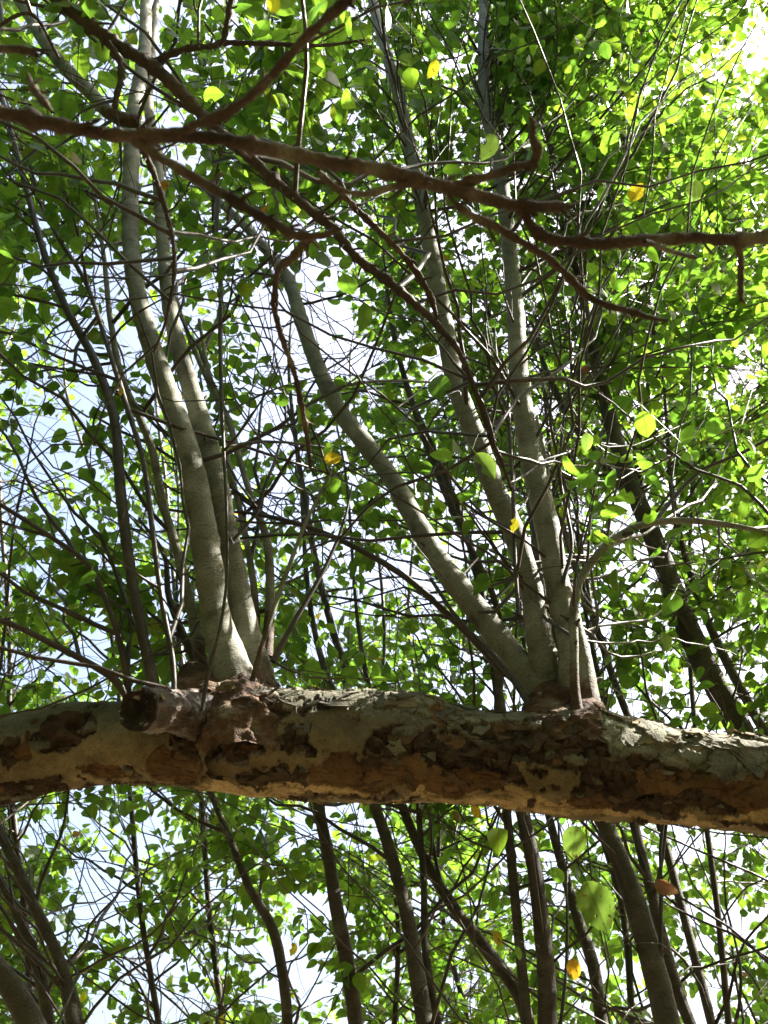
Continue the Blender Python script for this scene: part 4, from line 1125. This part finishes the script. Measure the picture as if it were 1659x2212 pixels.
def leaf_template(ts, ws, seed=None, bite=False, petiole=True):
    """midrib, two half blades folded up a little; unit length along x, normal z"""
    r = np.random.default_rng(seed if seed is not None else 0)
    V, UV = [], []
    fold = 0.16 if seed is None else r.uniform(0.05, 0.34); curl = 0.18 if seed is None else r.uniform(-0.05, 0.45)
    twist = 0 if seed is None else r.uniform(-0.25, 0.25)
    for t, w_ in zip(ts, ws):
        z = -curl * t * t
        for s in (-1, 0, 1):
            ww = w_ * (1 if seed is None else r.uniform(0.93, 1.07))
            if bite and s == (1 if seed % 2 else -1) and 0.35 < t < 0.62: ww *= r.uniform(0.35, 0.6)
            y = s * ww
            V.append((t, y, z + abs(y) * fold + y * twist * t + (0 if seed is None else r.normal(0, 0.008) * (s != 0))))
            UV.append((0.5 + y, t))
    n = len(ts)
    Q = []
    for k_ in range(n - 1):
        for s in (0, 1):
            a = k_ * 3 + s
            Q.append((a, a + 3, a + 4, a + 1))
    V = np.array(V); UV = np.array(UV)
    if petiole:
        b = len(V)
        V = np.r_[V, [(-0.30, -0.012, 0.03), (-0.30, 0.012, 0.03), (0.02, 0.014, 0.0), (0.02, -0.014, 0.0)]]
        UV = np.r_[UV, [(0.5, 0)] * 4]
        Q.append((b, b + 3, b + 2, b + 1))
    return V, np.array(Q), UV
HI_T = [0, 0.05, 0.13, 0.24, 0.37, 0.5, 0.63, 0.75, 0.86, 0.94, 1.0]
HI_W = [0.01, 0.14, 0.26, 0.345, 0.385, 0.375, 0.33, 0.255, 0.155, 0.06, 0.004]
LEAFM = {}
for key, m_ in (('leaf', 'leaf'), ('yellow', 'yellow'), ('lime', 'lime'), ('pale', 'pale'), ('dead', 'dead')):
    for s in range(14 if key == 'leaf' else 5):
        V, Q, UV = leaf_template(HI_T, HI_W, s + 3, bite=(s % 4 == 3))
        g1 = Geo(); g1.add(V, Q, None, UV); LEAFM[key, s] = g1.mesh(key + '_leaf' if key != 'leaf' else 'leaf', M[m_])
for q in np.where(single)[0]:
    ax = LX[q]; az = LN[q]; ay = np.cross(az, ax)
    s = LSz[q]
    key = 'leaf'
    u = rng.random()
    if u < 0.007: key = 'yellow'
    elif u < 0.022: key = 'lime'
    elif u < 0.035: key = 'pale'
    me = LEAFM[key, int(rng.integers(14 if key == 'leaf' else 5))]
    wv = s * rng.uniform(0.72, 1.12)
    c = LPp[q] + ax * s * 0.3
    mw = Matrix([[ax[k_] * s, ay[k_] * wv, az[k_] * s, c[k_]] for k_ in range(3)] + [[0, 0, 0, 1]])
    link('leaf', me, TREES[LT[q]]['root'], world=mw, label={'yellow': 'yellowed spotted leaf', 'lime': 'bright lime leaf', 'pale': 'pale green leaf'}.get(key))
LO_T = [0, 0.30, 0.62, 1.0]
LO_W = [0.02, 0.39, 0.345, 0.004]
tv, tq, tuv = leaf_template(LO_T, LO_W, None, petiole=False)
for t in range(len(TREES)):
    ids = np.where((LT == t) & ~single)[0]
    tree = TREES[t]
    if len(ids):
        n = len(ids)
        ax, az = LX[ids], LN[ids]; ay = np.cross(az, ax)
        fold = rng.uniform(0.0, 0.5, n); curl = rng.uniform(-0.1, 0.5, n)
        lz = np.abs(tv[None, :, 1]) * fold[:, None] - curl[:, None] * tv[None, :, 0] ** 2
        wsc = rng.uniform(0.75, 1.15, n)[:, None]
        V = (LPp[ids] + ax * (LSz[ids] * 0.3)[:, None])[:, None, :] + LSz[ids][:, None, None] * (ax[:, None, :] * tv[None, :, 0, None] + ay[:, None, :] * (tv[None, :, 1] * wsc)[..., None] + az[:, None, :] * lz[..., None])
        Q = tq[None] + (np.arange(n) * len(tv))[:, None, None]
        g1 = Geo(); g1.add(V.reshape(-1, 3), Q.reshape(-1, 4), None, np.tile(tuv, (n, 1)))
        link('foliage', g1.mesh('foliage', M['foliage']), tree['root'], kind='stuff')

# ------------------------------------------------------------------ single leaves that catch the eye, each on its own thin stalk
TP = np.concatenate([q[::3] for t in TREES for q in t['tw'].V] + [SP]); TI = np.concatenate([np.full(len(q[::3]), k_) for k_, t in enumerate(TREES) for q in t['tw'].V] + [ST])
def eye_leaf(x, y, size, ang_, key, d, tilt=0.5, wide=0.86, label=None):
    """leaf of size px at (x, y), its tip pointing at ang_ degrees (0 = to the right, 90 = down) as seen"""
    c = at_depth(x, y, d)
    a = R(ang_)
    ax = RGT * math.cos(a) - UPV * math.sin(a)
    az = norm(norm(EYE - c) * 1.0 + rng.normal(0, tilt, 3)); ax = norm(ax - az * (ax @ az)); ay = np.cross(az, ax)
    s = size * 0.8 * d / FPX
    b = c - ax * s * 0.5
    dist = np.linalg.norm(TP - (b - ax * s * 0.3), axis=1)
    q = int(np.argmin(dist + np.where(TI == nb, 0.0, 0.0)))
    tr = int(TI[q])
    W = curve3(TP[q], norm(UP * 0.3 + rng.normal(0, 0.4, 3)), b - ax * s * 0.22, 8)
    TREES[tr]['tw'].add(*tube(W, np.linspace(0.0016, 0.0008, 8), 4))
    me = LEAFM[key, int(rng.integers(14 if key == 'leaf' else 5))]
    mw = Matrix([[ax[k_] * s, ay[k_] * s * wide, az[k_] * s, b[k_]] for k_ in range(3)] + [[0, 0, 0, 1]])
    link('leaf', me, TREES[tr]['root'], world=mw, label=label or {'yellow': 'yellowed spotted leaf', 'lime': 'bright lime leaf', 'pale': 'pale green leaf', 'dead': 'dry curled brown leaf'}.get(key))
for a in EYE_LEAVES:
    eye_leaf(*a)

def holed_leaf():
    nu, nv = 40, 25
    u = np.linspace(0, 1, nu); v = np.linspace(-1, 1, nv)
    wu = np.interp(u, HI_T, HI_W) * (1 + 0.05 * np.sin(u * 60))
    V = np.stack([np.broadcast_to(u[:, None], (nu, nv)), wu[:, None] * v[None], np.abs(wu[:, None] * v[None]) * 0.15 - 0.12 * u[:, None] ** 2], -1)
    Q = [(a * nv + b, (a + 1) * nv + b, (a + 1) * nv + b + 1, a * nv + b + 1) for a in range(nu - 1) for b in range(nv - 1)
         if not any(math.hypot((u[a] - hu) / 1.0, (V[a, b, 1] - hy)) < hr for hu, hy, hr in ((0.42, -0.28, 0.06), (0.5, -0.33, 0.07), (0.62, -0.1, 0.03), (0.33, 0.12, 0.022), (0.7, 0.16, 0.025), (0.8, -0.02, 0.02), (0.55, 0.25, 0.02)))]
    UV = np.stack([V[..., 1] + 0.5, V[..., 0]], -1)
    g1 = Geo(); g1.add(V.reshape(-1, 3), np.array(Q), None, UV.reshape(-1, 2)); return g1.mesh('holed_leaf', M['holed'])
LEAFM['holed', 0] = holed_leaf()
for k_ in range(1, 14): LEAFM['holed', k_] = LEAFM['holed', 0]
eye_leaf(1290, 1960, 140, 68, 'holed', 1.95, 0.1, 0.95, 'large leaf with eaten holes and a brown spot')
for t in TREES:
    if t['tw'].n:
        link('twigs', t['tw'].mesh('twigs', M['twig']), t['root'], kind='stuff')
print('objects', len(bpy.data.objects), 'tris', sum(len(o.data.loop_triangles) or len(o.data.polygons) * 2 for o in bpy.data.objects if o.type == 'MESH'))
